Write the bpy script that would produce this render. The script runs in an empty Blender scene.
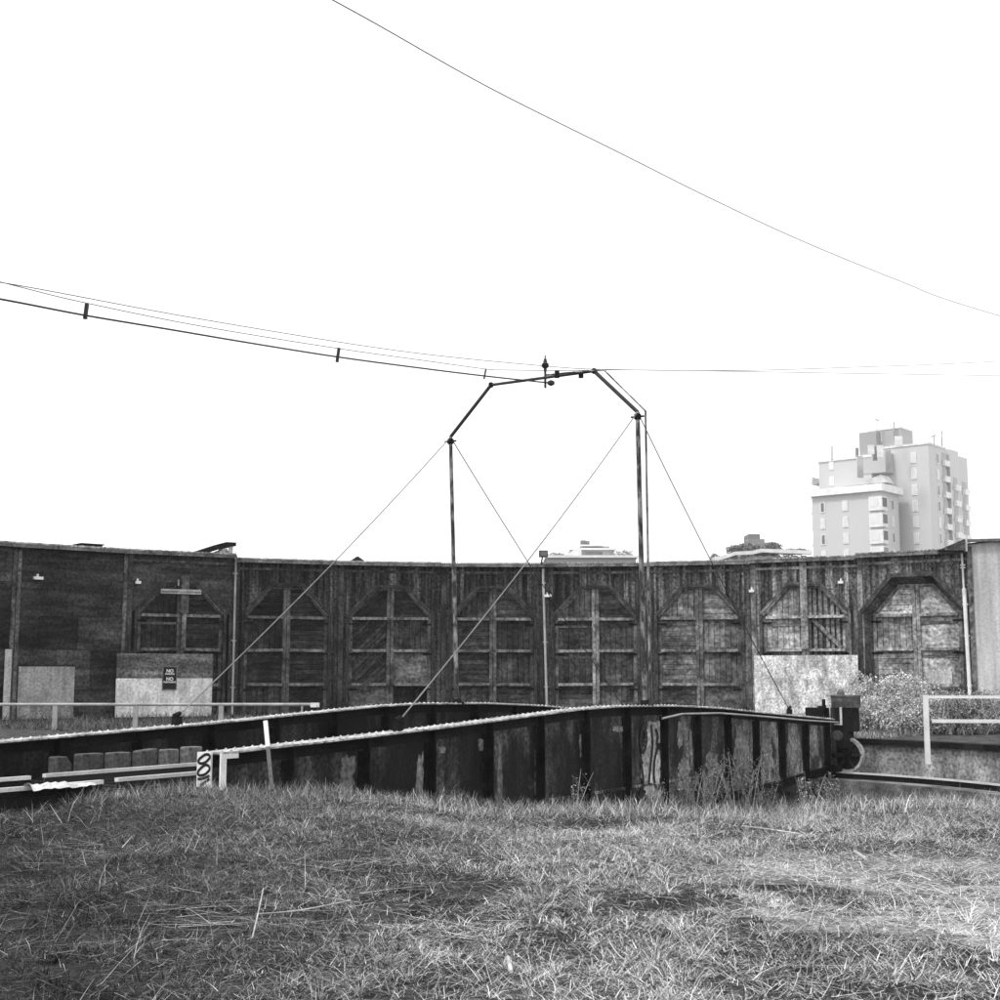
import bpy, math, random
import numpy as np
from mathutils import Matrix, Vector

random.seed(7); rng = np.random.default_rng(7)
S = bpy.context.scene
COL = S.collection
R = math.radians

# ------------------------------------------------------------------ camera
EYE = 1.6; PITCH = R(7.23); F = 1380.0
cam = bpy.data.cameras.new('camera'); co = bpy.data.objects.new('camera', cam); COL.objects.link(co)
co.location = (0, 0, EYE); co.rotation_euler = (R(90) + PITCH, 0, 0)
cam.sensor_width = 36; cam.lens = 36 * F / 1000; cam.clip_start = 0.1; cam.clip_end = 3000
S.camera = co
S.render.resolution_x = S.render.resolution_y = 1024

# ------------------------------------------------------------------ world and sun
SUN_EL = R(58); SUN_AZ = R(-128)            # azimuth clockwise from +Y: behind the camera, to its left
w = bpy.data.worlds.new('World'); S.world = w; w.use_nodes = True
nt = w.node_tree; nt.nodes.clear()
sky = nt.nodes.new('ShaderNodeTexSky'); sky.sky_type = 'NISHITA'; sky.sun_disc = False
sky.sun_elevation = SUN_EL; sky.sun_rotation = SUN_AZ; sky.dust_density = 6
bw = nt.nodes.new('ShaderNodeRGBToBW')
m1 = nt.nodes.new('ShaderNodeMath'); m1.operation = 'MULTIPLY_ADD'; m1.inputs[1].default_value = 0.12; m1.inputs[2].default_value = 7.2
bg = nt.nodes.new('ShaderNodeBackground'); bg.inputs['Strength'].default_value = 0.12
wo = nt.nodes.new('ShaderNodeOutputWorld')
nt.links.new(sky.outputs[0], bw.inputs[0]); nt.links.new(bw.outputs[0], m1.inputs[0])
nt.links.new(m1.outputs[0], bg.inputs['Color']); nt.links.new(bg.outputs[0], wo.inputs[0])
sl = bpy.data.lights.new('sun', 'SUN'); sl.energy = 1.5; sl.angle = R(10); sl.color = (1, 1, 1)
so = bpy.data.objects.new('sun', sl); COL.objects.link(so)
sd = Vector((math.sin(SUN_AZ) * math.cos(SUN_EL), math.cos(SUN_AZ) * math.cos(SUN_EL), math.sin(SUN_EL)))
so.rotation_euler = sd.to_track_quat('Z', 'Y').to_euler(); so.location = (0, 0, 60)
S.view_settings.view_transform = 'Standard'; S.view_settings.look = 'None'
S.view_settings.exposure = 0.6; S.view_settings.gamma = 1

# ------------------------------------------------------------------ measuring helpers
def P(px, py, Y):
    u = (px - 500) / F; v = (500 - py) / F
    y = math.cos(PITCH) - v * math.sin(PITCH); z = math.sin(PITCH) + v * math.cos(PITCH)
    return Vector((u * Y / y, Y, EYE + z * Y / y))
def G(px, py, z=0.0):
    u = (px - 500) / F; v = (500 - py) / F
    y = math.cos(PITCH) - v * math.sin(PITCH); zz = math.sin(PITCH) + v * math.cos(PITCH)
    k = (z - EYE) / zz
    return Vector((u * k, y * k, z))

# ------------------------------------------------------------------ materials (all neutral: the photo is monochrome)
MATS = {}
def mat(name, lo, hi, scale=(1, 1, 1), detail=6, rough=.85, bump=0, p0=.35, p1=.65, spec=.2, metal=0, streak=None, fine=0, bscale=40):
    """grey noise between lo and hi, times the per-face 'tone'; streak = (scale vec, amount) second stretched noise"""
    m = bpy.data.materials.new(name); m.use_nodes = True; t = m.node_tree; n = t.nodes; L = t.links
    b = n['Principled BSDF']; b.inputs['Roughness'].default_value = rough; b.inputs['Specular IOR Level'].default_value = spec
    b.inputs['Metallic'].default_value = metal
    tc = n.new('ShaderNodeTexCoord'); mp = n.new('ShaderNodeMapping'); mp.inputs['Scale'].default_value = scale
    L.new(tc.outputs['Object'], mp.inputs[0])
    nz = n.new('ShaderNodeTexNoise'); nz.inputs['Scale'].default_value = 1; nz.inputs['Detail'].default_value = detail
    nz.inputs['Roughness'].default_value = .62
    L.new(mp.outputs[0], nz.inputs['Vector'])
    rp = n.new('ShaderNodeMapRange'); rp.inputs['From Min'].default_value = p0; rp.inputs['From Max'].default_value = p1
    rp.inputs['To Min'].default_value = lo; rp.inputs['To Max'].default_value = hi
    L.new(nz.outputs['Fac'], rp.inputs['Value'])
    out = rp.outputs[0]
    def mul(a, bb):
        q = n.new('ShaderNodeMath'); q.operation = 'MULTIPLY'; L.new(a, q.inputs[0]); L.new(bb, q.inputs[1]); return q.outputs[0]
    if streak:
        m2 = n.new('ShaderNodeMapping'); m2.inputs['Scale'].default_value = streak[0]; L.new(tc.outputs['Object'], m2.inputs[0])
        z2 = n.new('ShaderNodeTexNoise'); z2.inputs['Scale'].default_value = 1; z2.inputs['Detail'].default_value = 5; L.new(m2.outputs[0], z2.inputs['Vector'])
        r2 = n.new('ShaderNodeMapRange'); r2.inputs['From Min'].default_value = .3; r2.inputs['From Max'].default_value = .7
        r2.inputs['To Min'].default_value = 1 - streak[1]; r2.inputs['To Max'].default_value = 1 + streak[1]; L.new(z2.outputs['Fac'], r2.inputs['Value'])
        out = mul(out, r2.outputs[0])
    if fine:
        z3 = n.new('ShaderNodeTexNoise'); z3.inputs['Scale'].default_value = bscale; z3.inputs['Detail'].default_value = 3; L.new(tc.outputs['Object'], z3.inputs['Vector'])
        r3 = n.new('ShaderNodeMapRange'); r3.inputs['From Min'].default_value = .3; r3.inputs['From Max'].default_value = .7
        r3.inputs['To Min'].default_value = 1 - fine; r3.inputs['To Max'].default_value = 1 + fine; L.new(z3.outputs['Fac'], r3.inputs['Value'])
        out = mul(out, r3.outputs[0])
    at = n.new('ShaderNodeAttribute'); at.attribute_name = 'tone'; out = mul(out, at.outputs['Fac'])
    L.new(out, b.inputs['Base Color'])
    if bump:
        bp = n.new('ShaderNodeBump'); bp.inputs['Strength'].default_value = bump; bp.inputs['Distance'].default_value = .03
        z4 = n.new('ShaderNodeTexNoise'); z4.inputs['Scale'].default_value = bscale; z4.inputs['Detail'].default_value = 4; L.new(tc.outputs['Object'], z4.inputs['Vector'])
        L.new(z4.outputs['Fac'], bp.inputs['Height']); L.new(bp.outputs[0], b.inputs['Normal'])
    MATS[name] = m; return m

mat('soil', .010, .04, (3, 3, 3), bump=.8, fine=.6, bscale=22, spec=.05)
mat('siding', .03, .11, (.8, .8, .35), spec=.08, streak=((9, 9, .5), .8), fine=.8, bscale=11, bump=.3)
mat('plywood', .035, .1, (.7, .7, 1.6), spec=.08, streak=((.5, .5, 5), .5), fine=.6, bscale=11)
mat('door_panel', .03, .11, (.9, .9, 1.1), spec=.08, streak=((2.5, 2.5, 6), .45), fine=.6, bscale=9, bump=.2)
mat('timber', .06, .25, (1.5, 1.5, 1.5), streak=((6, 6, 1.2), .35), fine=.6, bscale=10, bump=.3)
mat('pale_board', .34, .64, (1.2, 1.2, .8), detail=9, streak=((7, 7, .6), .2), fine=.3, bscale=12)
mat('mottled_board', .34, .68, (2.3, 2.3, 1.7), detail=12, p0=.4, p1=.6, streak=((6, 6, .7), .3), fine=.5, bscale=14)
mat('roofing', .2, .36, (3, 3, 3), fine=.3, bscale=12, rough=.6)
mat('gutter', .14, .5, (2, 2, 2), fine=.7, bscale=18, rough=.5)
mat('black_steel', .006, .018, (1, 1, 2), fine=.4, bscale=30, bump=.2, rough=.75, spec=.06)
mat('web_plate', .014, .22, (1.1, 1.1, .5), detail=12, p0=.47, p1=.7, streak=((5, 5, .8), .7), fine=.85, bscale=18, bump=.3, rough=.7)
mat('flange_steel', .16, .5, (3, 3, 3), fine=.7, bscale=16, rough=.5, spec=.4, bump=.3)  # light base colour carries the sky reflection on the girder tops
mat('rail_steel', .5, .72, (1, 1, 1), fine=.2, rough=.3, spec=.6)
mat('galvanised', .3, .5, (2, 2, 2), fine=.25, rough=.5)
mat('pole_paint', .03, .28, (6, 6, 2.5), detail=8, p0=.45, p1=.6, fine=.3, rough=.6)
mat('wire', .02, .05, (1, 1, 1), rough=.6)
mat('thin_wire', .05, .1, (1, 1, 1), rough=.6)
mat('white_paint', .62, .8, (1.5, 1.5, 1.5), fine=.12, rough=.5)
mat('concrete', .16, .42, (.9, .9, 1.3), detail=9, streak=((2.5, 2.5, .35), .35), fine=.6, bscale=12, bump=.4)
mat('dark_concrete', .05, .2, (1.2, 1.2, 2), detail=9, streak=((3, 3, .5), .4), fine=.35, bscale=15, bump=.4)
mat('tar', .008, .022, (2, 2, 2), spec=.05)
mat('stone', .1, .24, (2, 2, 2), detail=8, fine=.35, bscale=16, bump=.5)
mat('grass', .9, 1.1, (.4, .4, .4), rough=.8, spec=.06)
mat('leaf', .85, 1.15, (1, 1, 1), rough=.7, spec=.2)
mat('bark', .08, .16, (4, 4, 2), fine=.3)
mat('side_wall', .4, .55, (.5, .5, .3), streak=((5, 5, .3), .25), fine=.15, bscale=12)
mat('tower_wall', .53, .56, (.02, .02, .02))  # wall colour lightened to stand in for distant haze
mat('glass', .62, .72, (.2, .2, .2), rough=.15, spec=.5)  # panes lightened in their colour, making up for the thin haze
mat('dark_glass', .1, .2, (.2, .2, .2), rough=.15, spec=.5)
mat('sign_black', .01, .014, (1, 1, 1), rough=.5)

# ------------------------------------------------------------------ object helpers
ROOT = {}
def tag(o, label=None, cat=None, group=None, kind=None):
    if label: o['label'] = label
    if cat: o['category'] = cat
    if group: o['group'] = group
    if kind: o['kind'] = kind
    return o
def empty(name, loc, rz, label, cat, group=None):
    o = bpy.data.objects.new(name, None); COL.objects.link(o)
    o.location = loc; o.rotation_euler = (0, 0, rz); o.empty_display_size = .3
    ROOT[o] = Matrix.Translation(loc) @ Matrix.Rotation(rz, 4, 'Z')
    return tag(o, label, cat, group)

class MB:
    def __init__(s, T=None): s.v = []; s.f = []; s.t = []; s.s = []; s.fs = []; s.T = T or Matrix.Identity(4); s.tone = 1.0
    def add(s, verts, faces, tone=None):
        b = len(s.v); s.s.append(b); s.fs.append(len(s.f)); s.v += [s.T @ Vector(p) for p in verts]
        for f in faces: s.f.append([b + i for i in f]); s.t.append(s.tone if tone is None else tone)
    def box(s, x0, x1, y0, y1, z0, z1, tone=None):
        s.add([(x0, y0, z0), (x1, y0, z0), (x1, y1, z0), (x0, y1, z0), (x0, y0, z1), (x1, y0, z1), (x1, y1, z1), (x0, y1, z1)],
              [(0, 3, 2, 1), (4, 5, 6, 7), (0, 1, 5, 4), (1, 2, 6, 5), (2, 3, 7, 6), (3, 0, 4, 7)], tone)
    def beam(s, a, b, wd, h, up=(0, 0, 1), tone=None, bev=0):
        a = Vector(a); b = Vector(b); d = (b - a).normalized(); sx = d.cross(Vector(up)).normalized(); uz = sx.cross(d)
        vs = []
        for p in (a, b):
            for i, j in ((-1, -1), (1, -1), (1, 1), (-1, 1)): vs.append(p + sx * (i * wd / 2) + uz * (j * h / 2))
        s.add(vs, [(3, 2, 1, 0), (4, 5, 6, 7), (0, 1, 5, 4), (1, 2, 6, 5), (2, 3, 7, 6), (3, 0, 4, 7)], tone)
    def tube(s, pts, r, n=8, tone=None, cap=True):
        pts = [Vector(p) for p in pts]; rs = r if isinstance(r, (list, tuple)) else [r] * len(pts); rings = []
        ref = Vector((0, 0, 1))
        for i, p in enumerate(pts):
            d = (pts[min(i + 1, len(pts) - 1)] - pts[max(i - 1, 0)]).normalized()
            rf = ref if abs(d.dot(ref)) < .95 else Vector((0, 1, 0)); u = d.cross(rf).normalized(); v = u.cross(d)
            rings.append([p + (u * math.cos(2 * math.pi * k / n) + v * math.sin(2 * math.pi * k / n)) * rs[i] for k in range(n)])
        fs = [(i * n + k, i * n + (k + 1) % n, (i + 1) * n + (k + 1) % n, (i + 1) * n + k) for i in range(len(pts) - 1) for k in range(n)]
        if cap: fs += [tuple(reversed(range(n))), tuple(range((len(pts) - 1) * n, len(pts) * n))]
        s.add([q for rr in rings for q in rr], fs, tone)
    def prism(s, poly, y0, y1, tone=None):          # poly in local xz, extruded along y
        n = len(poly)
        s.add([(x, y0, z) for x, z in poly] + [(x, y1, z) for x, z in poly],
              [tuple(range(n)), tuple(reversed(range(n, 2 * n)))] + [(i, n + i, n + (i + 1) % n, (i + 1) % n) for i in range(n)], tone)
    def slab(s, poly, z0, z1, tone=None):           # poly in local xy
        n = len(poly)
        s.add([(x, y, z0) for x, y in poly] + [(x, y, z1) for x, y in poly],
              [tuple(reversed(range(n))), tuple(range(n, 2 * n))] + [(i, (i + 1) % n, n + (i + 1) % n, n + i) for i in range(n)], tone)
    def lathe(s, prof, n=16, tone=None, M=None, cap=True):    # prof = [(r, z)]
        M = M or Matrix.Identity(4); vs = []
        for r, z in prof:
            for k in range(n): a = 2 * math.pi * k / n; vs.append(M @ Vector((r * math.cos(a), r * math.sin(a), z)))
        m = len(prof)
        fs = [(i * n + k, i * n + (k + 1) % n, (i + 1) * n + (k + 1) % n, (i + 1) * n + k) for i in range(m - 1) for k in range(n)]
        if cap: fs += [tuple(reversed(range(n))), tuple(range((m - 1) * n, m * n))]
        s.add(vs, fs, tone)
    def rivet(s, p, r=.02, d=(0, -1, 0)):
        p = Vector(p); d = Vector(d).normalized(); u = d.orthogonal().normalized(); v = d.cross(u); vs = []
        for k in range(6): a = k * math.pi / 3; vs.append(p + (u * math.cos(a) + v * math.sin(a)) * r)
        vs.append(p + d * r * .8)
        s.add(vs, [(k, (k + 1) % 6, 6) for k in range(6)])
    def build(s, name, m, parent=None, origin=None):
        if parent is not None: inv = ROOT[parent].inverted(); base = ROOT[parent]
        else:
            if origin is None:
                a = np.array([tuple(v) for v in s.v]); origin = ((a[:, 0].min() + a[:, 0].max()) / 2, (a[:, 1].min() + a[:, 1].max()) / 2, a[:, 2].min())
            base = Matrix.Translation(origin); inv = base.inverted()
        me = bpy.data.meshes.new(name); me.from_pydata([inv @ v for v in s.v], [], s.f)
        me.attributes.new('tone', 'FLOAT', 'FACE').data.foreach_set('value', s.t)
        me.materials.append(MATS[m]); me.validate(); me.update()
        o = bpy.data.objects.new(name, me); COL.objects.link(o)
        if parent is not None: o.parent = parent
        else: o.location = origin
        ROOT[o] = base
        return o
def build_each(mb, name, m, parent, per=1):
    """one object per piece (per = consecutive add() calls that belong together)"""
    out = []; starts = mb.s + [len(mb.v)]; fstarts = mb.fs + [len(mb.f)]
    for i in range(0, len(mb.s), per):
        j = min(i + per, len(mb.s)); q = MB(); q.v = mb.v[starts[i]:starts[j]]; q.f = [[k - starts[i] for k in f] for f in mb.f[fstarts[i]:fstarts[j]]]; q.t = mb.t[fstarts[i]:fstarts[j]]
        out.append(q.build(name, m, parent))
    return out
def copy_tree(src, parent=None):
    c = src.copy(); COL.objects.link(c)
    if parent: c.parent = parent
    for ch in list(src.children): copy_tree(ch, c)
    return c

def np_mesh(name, m, V, Q, tone, origin=(0, 0, 0)):
    me = bpy.data.meshes.new(name); V = V - np.array(origin)
    me.vertices.add(len(V)); me.vertices.foreach_set('co', V.astype(np.float32).ravel())
    k = Q.shape[1]; me.loops.add(Q.size); me.loops.foreach_set('vertex_index', Q.astype(np.int32).ravel())
    me.polygons.add(len(Q)); me.polygons.foreach_set('loop_start', np.arange(0, Q.size, k, dtype=np.int32))
    me.update(calc_edges=True)
    me.attributes.new('tone', 'FLOAT', 'FACE').data.foreach_set('value', tone.astype(np.float32))
    me.materials.append(MATS[m]); me.validate()
    o = bpy.data.objects.new(name, me); COL.objects.link(o); o.location = origin
    return o

_g = rng.random((64, 64))
def vnoise(x, y, s=1.0):
    x = np.asarray(x) * s + 100.3; y = np.asarray(y) * s + 57.7; xi = np.floor(x).astype(int); yi = np.floor(y).astype(int); fx = x - xi; fy = y - yi
    fx = fx * fx * (3 - 2 * fx); fy = fy * fy * (3 - 2 * fy); g = lambda i, j: _g[i % 64, j % 64]
    return (g(xi, yi) * (1 - fx) + g(xi + 1, yi) * fx) * (1 - fy) + (g(xi, yi + 1) * (1 - fx) + g(xi + 1, yi + 1) * fx) * fy
def sstep(a, b, x): t = np.clip((x - a) / (b - a), 0, 1); return t * t * (3 - 2 * t)

# ------------------------------------------------------------------ site geometry
CX, CY = 1.01, 29.75               # centre of the turntable
RP = 12.9                          # pit radius
RF = 26.5                          # face of the roundhouse
def hgt(x, y):
    x = np.asarray(x, float); y = np.asarray(y, float)
    r = np.hypot(x - CX, y - CY)
    near = 1 - sstep(20, 26, y)
    px = 500 + F * x / np.maximum(y, 3)
    mound = (.13 * (1 - sstep(400, 500, px)) * sstep(60, 210, px) - .06 * (1 - sstep(20, 160, px))) * sstep(9, 14, y)
    z = near * (mound + .10 * (vnoise(x, y, .55) - .5) + .06 * (vnoise(x, y, 1.6) - .5))
    z = z - (1 - near) * .17 * (1 - sstep(16, 24, r)) * sstep(-2, 6, x)
    return z - .02
# ground ring with the pit as its hole
NA = 360; radii = [RP + .02] + list(np.linspace(RP + .25, 34, 56)) + [40, 50, 65, 90, 140, 220]
V = []; 
for r in radii:
    a = np.linspace(0, 2 * np.pi, NA, endpoint=False); x = CX + r * np.cos(a); y = CY + r * np.sin(a)
    V.append(np.stack([x, y, hgt(x, y)], 1))
V = np.concatenate(V); nr = len(radii)
ii, kk = np.meshgrid(np.arange(nr - 1), np.arange(NA), indexing='ij'); k2 = (kk + 1) % NA
Q = np.stack([ii * NA + kk, (ii + 1) * NA + kk, (ii + 1) * NA + k2, ii * NA + k2], -1).reshape(-1, 4)
qc = V[Q].mean(1)
def bareness(x, y): return sstep(640, 800, 500 + F * x / np.maximum(y, 3)) * sstep(.39, .55, vnoise(x + 9, y * 1.8, .6)) * (1 - sstep(11.5, 13.5, y)) * (y > 4)
tag(np_mesh('ground', 'soil', V, Q, 1 + 5.5 * bareness(qc[:, 0], qc[:, 1]) + 1.5 * (qc[:, 1] > 34)), kind='structure')

def arc(r, a0, a1, n): return [(CX + r * math.sin(R(a0 + (a1 - a0) * i / n)), CY + r * math.cos(R(a0 + (a1 - a0) * i / n))) for i in range(n + 1)]
def ring(mb, r0, r1, z0, z1, a0=0, a1=360, n=120, tones=None):
    for i in range(n):
        b0 = a0 + (a1 - a0) * i / n; b1 = a0 + (a1 - a0) * (i + 1) / n
        p = [(CX + r * math.sin(R(b)), CY + r * math.cos(R(b))) for r, b in ((r0, b0), (r1, b0), (r1, b1), (r0, b1))]
        vs = [(x, y, z0) for x, y in p] + [(x, y, z1) for x, y in p]
        mb.add(vs, [(4, 7, 6, 5), (0, 4, 5, 1)[::-1] if 0 else (3, 2, 6, 7)[::-1] if 0 else (0, 3, 7, 4), (1, 5, 6, 2), (0, 1, 2, 3)], tones[i] if tones else None)
mb = MB(); a = arc(11.1, 0, 360, 96)[:-1]; mb.slab([(x, y) for x, y in a][::-1], -2.3, -1.75, 1)
pf = mb.build('pit_floor', 'dark_concrete'); tag(pf, kind='structure')
pit = empty('pit_wall', (CX, CY, -1.8), 0, 'round concrete wall lining the turntable pit, stained, with a dark coping on top', 'wall')
mb = MB(); ring(mb, RP - .18, RP + .1, -1.2, -.30); mb.build('wall_face', 'concrete', pit)
mb = MB(); ring(mb, RP - .3, RP + .14, -.30, -.15, tones=[random.uniform(.5, 1.2) for _ in range(120)]); mb.build('coping', 'tar', pit)
mb = MB(); ring(mb, 10.9, RP - .17, -1.9, -1.16, tones=None); mb.build('ledge', 'dark_concrete', pit)
# ring rail on tie plates
rr = empty('ring_rail', (CX, CY, -1.16), 0, 'curved steel rail running round the ledge of the pit', 'rail')
mb = MB(); ring(mb, 11.53, 11.67, -1.155, -1.13); ring(mb, 11.59, 11.61, -1.13, -1.03); mb.build('rail_web', 'black_steel', rr)
mb = MB(); ring(mb, 11.565, 11.635, -1.03, -.985); mb.build('rail_head', 'rail_steel', rr)

# ------------------------------------------------------------------ roundhouse
PH0 = -2.8; STEP = 9.0; HW = RF * math.tan(R(STEP / 2))
def bayT(k): return Matrix.Translation((CX, CY, 0)) @ Matrix.Rotation(-R(PH0 + STEP * k), 4, 'Z') @ Matrix.Translation((0, RF, 0))
rh = empty('roundhouse', (CX, CY + RF, 0), 0, 'long low curved timber roundhouse with a row of arched doors, behind the turntable', 'roundhouse')

def clip(poly, half):                      # Sutherland-Hodgman, half = (nx, nz, d): keep nx*x+nz*z<=d
    nx, nz, d = half; out = []
    for i in range(len(poly)):
        a, b = poly[i], poly[(i + 1) % len(poly)]; da = nx * a[0] + nz * a[1] - d; db = nx * b[0] + nz * b[1] - d
        if da <= 0: out.append(a)
        if da * db < 0: t = da / (da - db); out.append((a[0] + (b[0] - a[0]) * t, a[1] + (b[1] - a[1]) * t))
    return out
def planks(mb, poly, ang, wd, y0, y1, tone, jit=.3, gap=.018):
    c, s_ = math.cos(R(ang)), math.sin(R(ang)); nx, nz = -s_, c
    ds = [nx * x + nz * z for x, z in poly]; d = min(ds)
    while d < max(ds):
        q = clip(clip(poly, (nx, nz, d + wd - gap)), (-nx, -nz, -d))
        if len(q) > 2: mb.prism(q, y0 + random.uniform(-.006, .006), y1, tone * random.uniform(1 - jit, 1 + jit))
        d += wd
A = 1.72; B = .63; ZS = 4.0; ZT = 5.15
def arch(x, a=A, b=B, zs=ZS, zt=ZT):
    x = abs(x)
    if x <= b: return zt
    if x <= a: return zt + (zs - zt) * (x - b) / (a - b)
    return 0.0
ztop = lambda k: 6.17 if k <= -3 else (6.02 if k < 3 else (6.05 if k == 3 else 6.12))
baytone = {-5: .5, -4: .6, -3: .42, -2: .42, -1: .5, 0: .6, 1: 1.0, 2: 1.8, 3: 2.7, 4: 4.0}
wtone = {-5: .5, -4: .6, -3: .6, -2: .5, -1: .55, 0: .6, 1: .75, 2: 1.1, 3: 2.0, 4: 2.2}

def bars(mb, segs, wd, y0, y1, tone=None):       # members drawn in the bay's xz plane
    for i, ((x0, z0), (x1, z1)) in enumerate(segs):
        d = Vector((x1 - x0, z1 - z0)).normalized(); n_ = Vector((-d.y, d.x)) * wd / 2
        e = .0015 * (i % 5)
        q = [(x0 - n_.x, z0 - n_.y), (x1 - n_.x, z1 - n_.y), (x1 + n_.x, z1 + n_.y), (x0 + n_.x, z0 + n_.y)]
        mb.prism(q, y0 - e, y1, (tone or 1) * random.uniform(.75, 1.25))

for k in range(-5, 5):
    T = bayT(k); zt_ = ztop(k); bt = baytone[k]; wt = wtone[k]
    a_, b_, zs_, zT_ = (A, B, ZS, ZT) if k != 4 else (2.02, .8, 3.95, 5.35)
    mb = MB(T)
    if k in (-4, -5):
        # boarded-over bay: big plywood sheets in rows, each a little different
        sheets = [(-HW, -.9, 0, 1.2), (-.9, .8, 0, 1.2), (.8, HW, 0, 1.2), (-HW, -.5, 1.2, 2.5), (-.5, .75, 1.2, 2.5), (.75, HW, 1.2, 2.5),
                  (-HW, -1.2, 2.5, 3.7), (-1.2, .25, 2.5, 3.7), (.25, HW, 2.5, 3.7), (-HW, .4, 3.7, 4.9), (.4, HW, 3.7, 4.9), (-HW, -.3, 4.9, zt_), (-.3, HW, 4.9, zt_)]
        for (x0, x1, z0, z1) in sheets:
            mb.prism([(x0, z0), (x1 - .006, z0), (x1 - .006, z1 - .006), (x0, z1 - .006)], -random.uniform(0, .012), .12, wt * random.choice([.45, .7, .9, 1.3, 1.7]) * random.uniform(.9, 1.1))
        mb.build('wall', 'plywood', rh)
        mb = MB(T); bars(mb, [((x, 0), (x, zt_)) for x in (-HW + .08, HW - .1)], .14, -.06, .02, .6); build_each(mb, 'pier', 'timber', rh)
        continue
    # wall above and beside the opening
    if k == -3:
        for (x0, x1) in ((-HW, -a_), (-a_, -b_), (-b_, 0), (0, b_), (b_, a_), (a_, HW)):
            z0, z1 = (0, 0) if x0 < -a_ or x1 > a_ else (arch(x0 + 1e-6), arch(x1 - 1e-6))
            mb.prism([(x0, z0), (x1, z1), (x1, zt_), (x0, zt_)], -random.uniform(0, .006), .12, wt * random.uniform(1.0, 1.3))
        mb.build('wall', 'plywood', rh)
    else:
        xs = [-HW]
        while xs[-1] < HW - .1: xs.append(xs[-1] + random.uniform(.13, .21))
        xs[-1] = HW; xs = sorted(set([x for x in xs if min(abs(abs(x) - a_), abs(abs(x) - b_)) > .04] + [-a_, -b_, b_, a_]))
        for x0, x1 in zip(xs[:-1], xs[1:]):
            mid = (x0 + x1) / 2
            z0, z1 = (0, 0) if abs(mid) > a_ else (arch(x0 * .9999, a_, b_, zs_, zT_), arch(x1 * .9999, a_, b_, zs_, zT_))
            j = random.choice([.45, .7, 1, 1, 1.3, 1.9])
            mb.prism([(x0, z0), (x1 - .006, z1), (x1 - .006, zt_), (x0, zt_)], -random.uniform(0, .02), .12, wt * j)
        mb.build('wall', 'siding', rh)
    # piers either side
    mb = MB(T); bars(mb, [((-HW + .09, 0), (-HW + .09, zt_ - .02))], .2, -.07, .03, wt * .5)
    bars(mb, [((HW - .12, 0), (HW - .12, 4.1))], .14, -.05, .03, wt * .4)
    build_each(mb, 'pier', 'timber', rh)
    # added board, toned down for the shadow under the eave
    mb = MB(T); bars(mb, [((-HW, zt_ - .28), (HW, zt_ - .28))], .1, -.05, .02, wt * .6); mb.build('eave_shadow_board', 'timber', rh)
    # casing round the opening
    mb = MB(T)
    cas = [((-a_, 0), (-a_, zs_)), ((-a_, zs_), (-b_, zT_)), ((-b_, zT_), (b_, zT_)), ((b_, zT_), (a_, zs_)), ((a_, zs_), (a_, 0))]
    if k == 4:
        bars(mb, cas, .16, -.10, .03, .3)
        # deep splayed reveal
        ai, bi, zsi, zti = A - .03, .66, 3.9, 5.02
        o_ = [(-a_, 0), (-a_, zs_), (-b_, zT_), (b_, zT_), (a_, zs_), (a_, 0)]; i_ = [(-ai, 0), (-ai, zsi), (-bi, zti), (bi, zti), (ai, zsi), (ai, 0)]
        for q in range(5):
            mb.add([(o_[q][0], .0, o_[q][1]), (o_[q + 1][0], .0, o_[q + 1][1]), (i_[q + 1][0], .42, i_[q + 1][1]), (i_[q][0], .42, i_[q][1])], [(0, 1, 2, 3)], .5)
    else:
        bars(mb, cas, .11, -.08, .06, wt * (.4 if k < 1 else .35))
        inn = [((x0 * .955, z0 - (.05 if z0 > 1 else 0)), (x1 * .955, z1 - (.05 if z1 > 1 else 0))) for (x0, z0), (x1, z1) in cas]
        bars(mb, inn[1:4], .09, -.02, .07, wt * 1.1)
    ca = mb.build('arch_casing', 'timber', rh)
    # doors
    dy = .1 if k != 4 else .42
    ax, bx, zs2, zt2 = (A - .05, B, ZS - .05, ZT - .06) if k != 4 else (A - .03, .66, 3.9, 5.02)
    for sgn in (-1, 1):
        leaf = [(0.0 + sgn * .004, .05), (sgn * ax, .05), (sgn * ax, zs2), (sgn * bx, zt2), (sgn * .004, zt2)]
        if sgn < 0: leaf = leaf[::-1]
        mb = MB(T)
        levels = [.05, 1.23, 2.57, 3.85, 5.3]
        for li in range(4):
            cell = clip(clip(leaf, (0, 1, levels[li + 1])), (0, -1, -levels[li]))
            if len(cell) < 3: continue
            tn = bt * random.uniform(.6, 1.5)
            if k == 3 and sgn > 0:                     # panels gone: loose uprights in front of a dark back
                mb.prism(cell, dy + .1, dy + .12, .9)
                for q in range(7):
                    x0 = .1 + q * .22 + random.uniform(-.03, .03)
                    pl = clip(clip(cell, (1, 0, x0 + .13)), (-1, 0, -x0))
                    if len(pl) > 2: mb.prism(pl, dy + .04, dy + .07, bt * random.uniform(.7, 1.3))
            elif k == -1 and sgn < 0 and li > 0: planks(mb, cell, 45, .17, dy, dy + .05, bt * 1.0, .45)
            elif k == -1 and sgn > 0 and li == 1: mb.prism(cell, dy, dy + .05, 1.7)
            elif k == -1 and sgn < 0: mb.prism(cell, dy, dy + .05, 1.15)
            elif k == 2 and sgn > 0 and li == 0: mb.prism(cell, dy, dy + .05, 1.4)
            elif k == 4 and li >= 1 and sgn > 0: mb.prism(cell, dy, dy + .05, 4.6)
            elif random.random() < .5: planks(mb, cell, 0, .2, dy, dy + .05, tn, .3)
            else: planks(mb, cell, 90, .22, dy, dy + .05, tn, .3)
        dr = mb.build('door', 'door_panel', rh)
        fb = MB(T); ft = (.8 if k < 1 else (.9 if k == 1 else .62)) * (wt ** .7)
        x_in = sgn * .075
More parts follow.
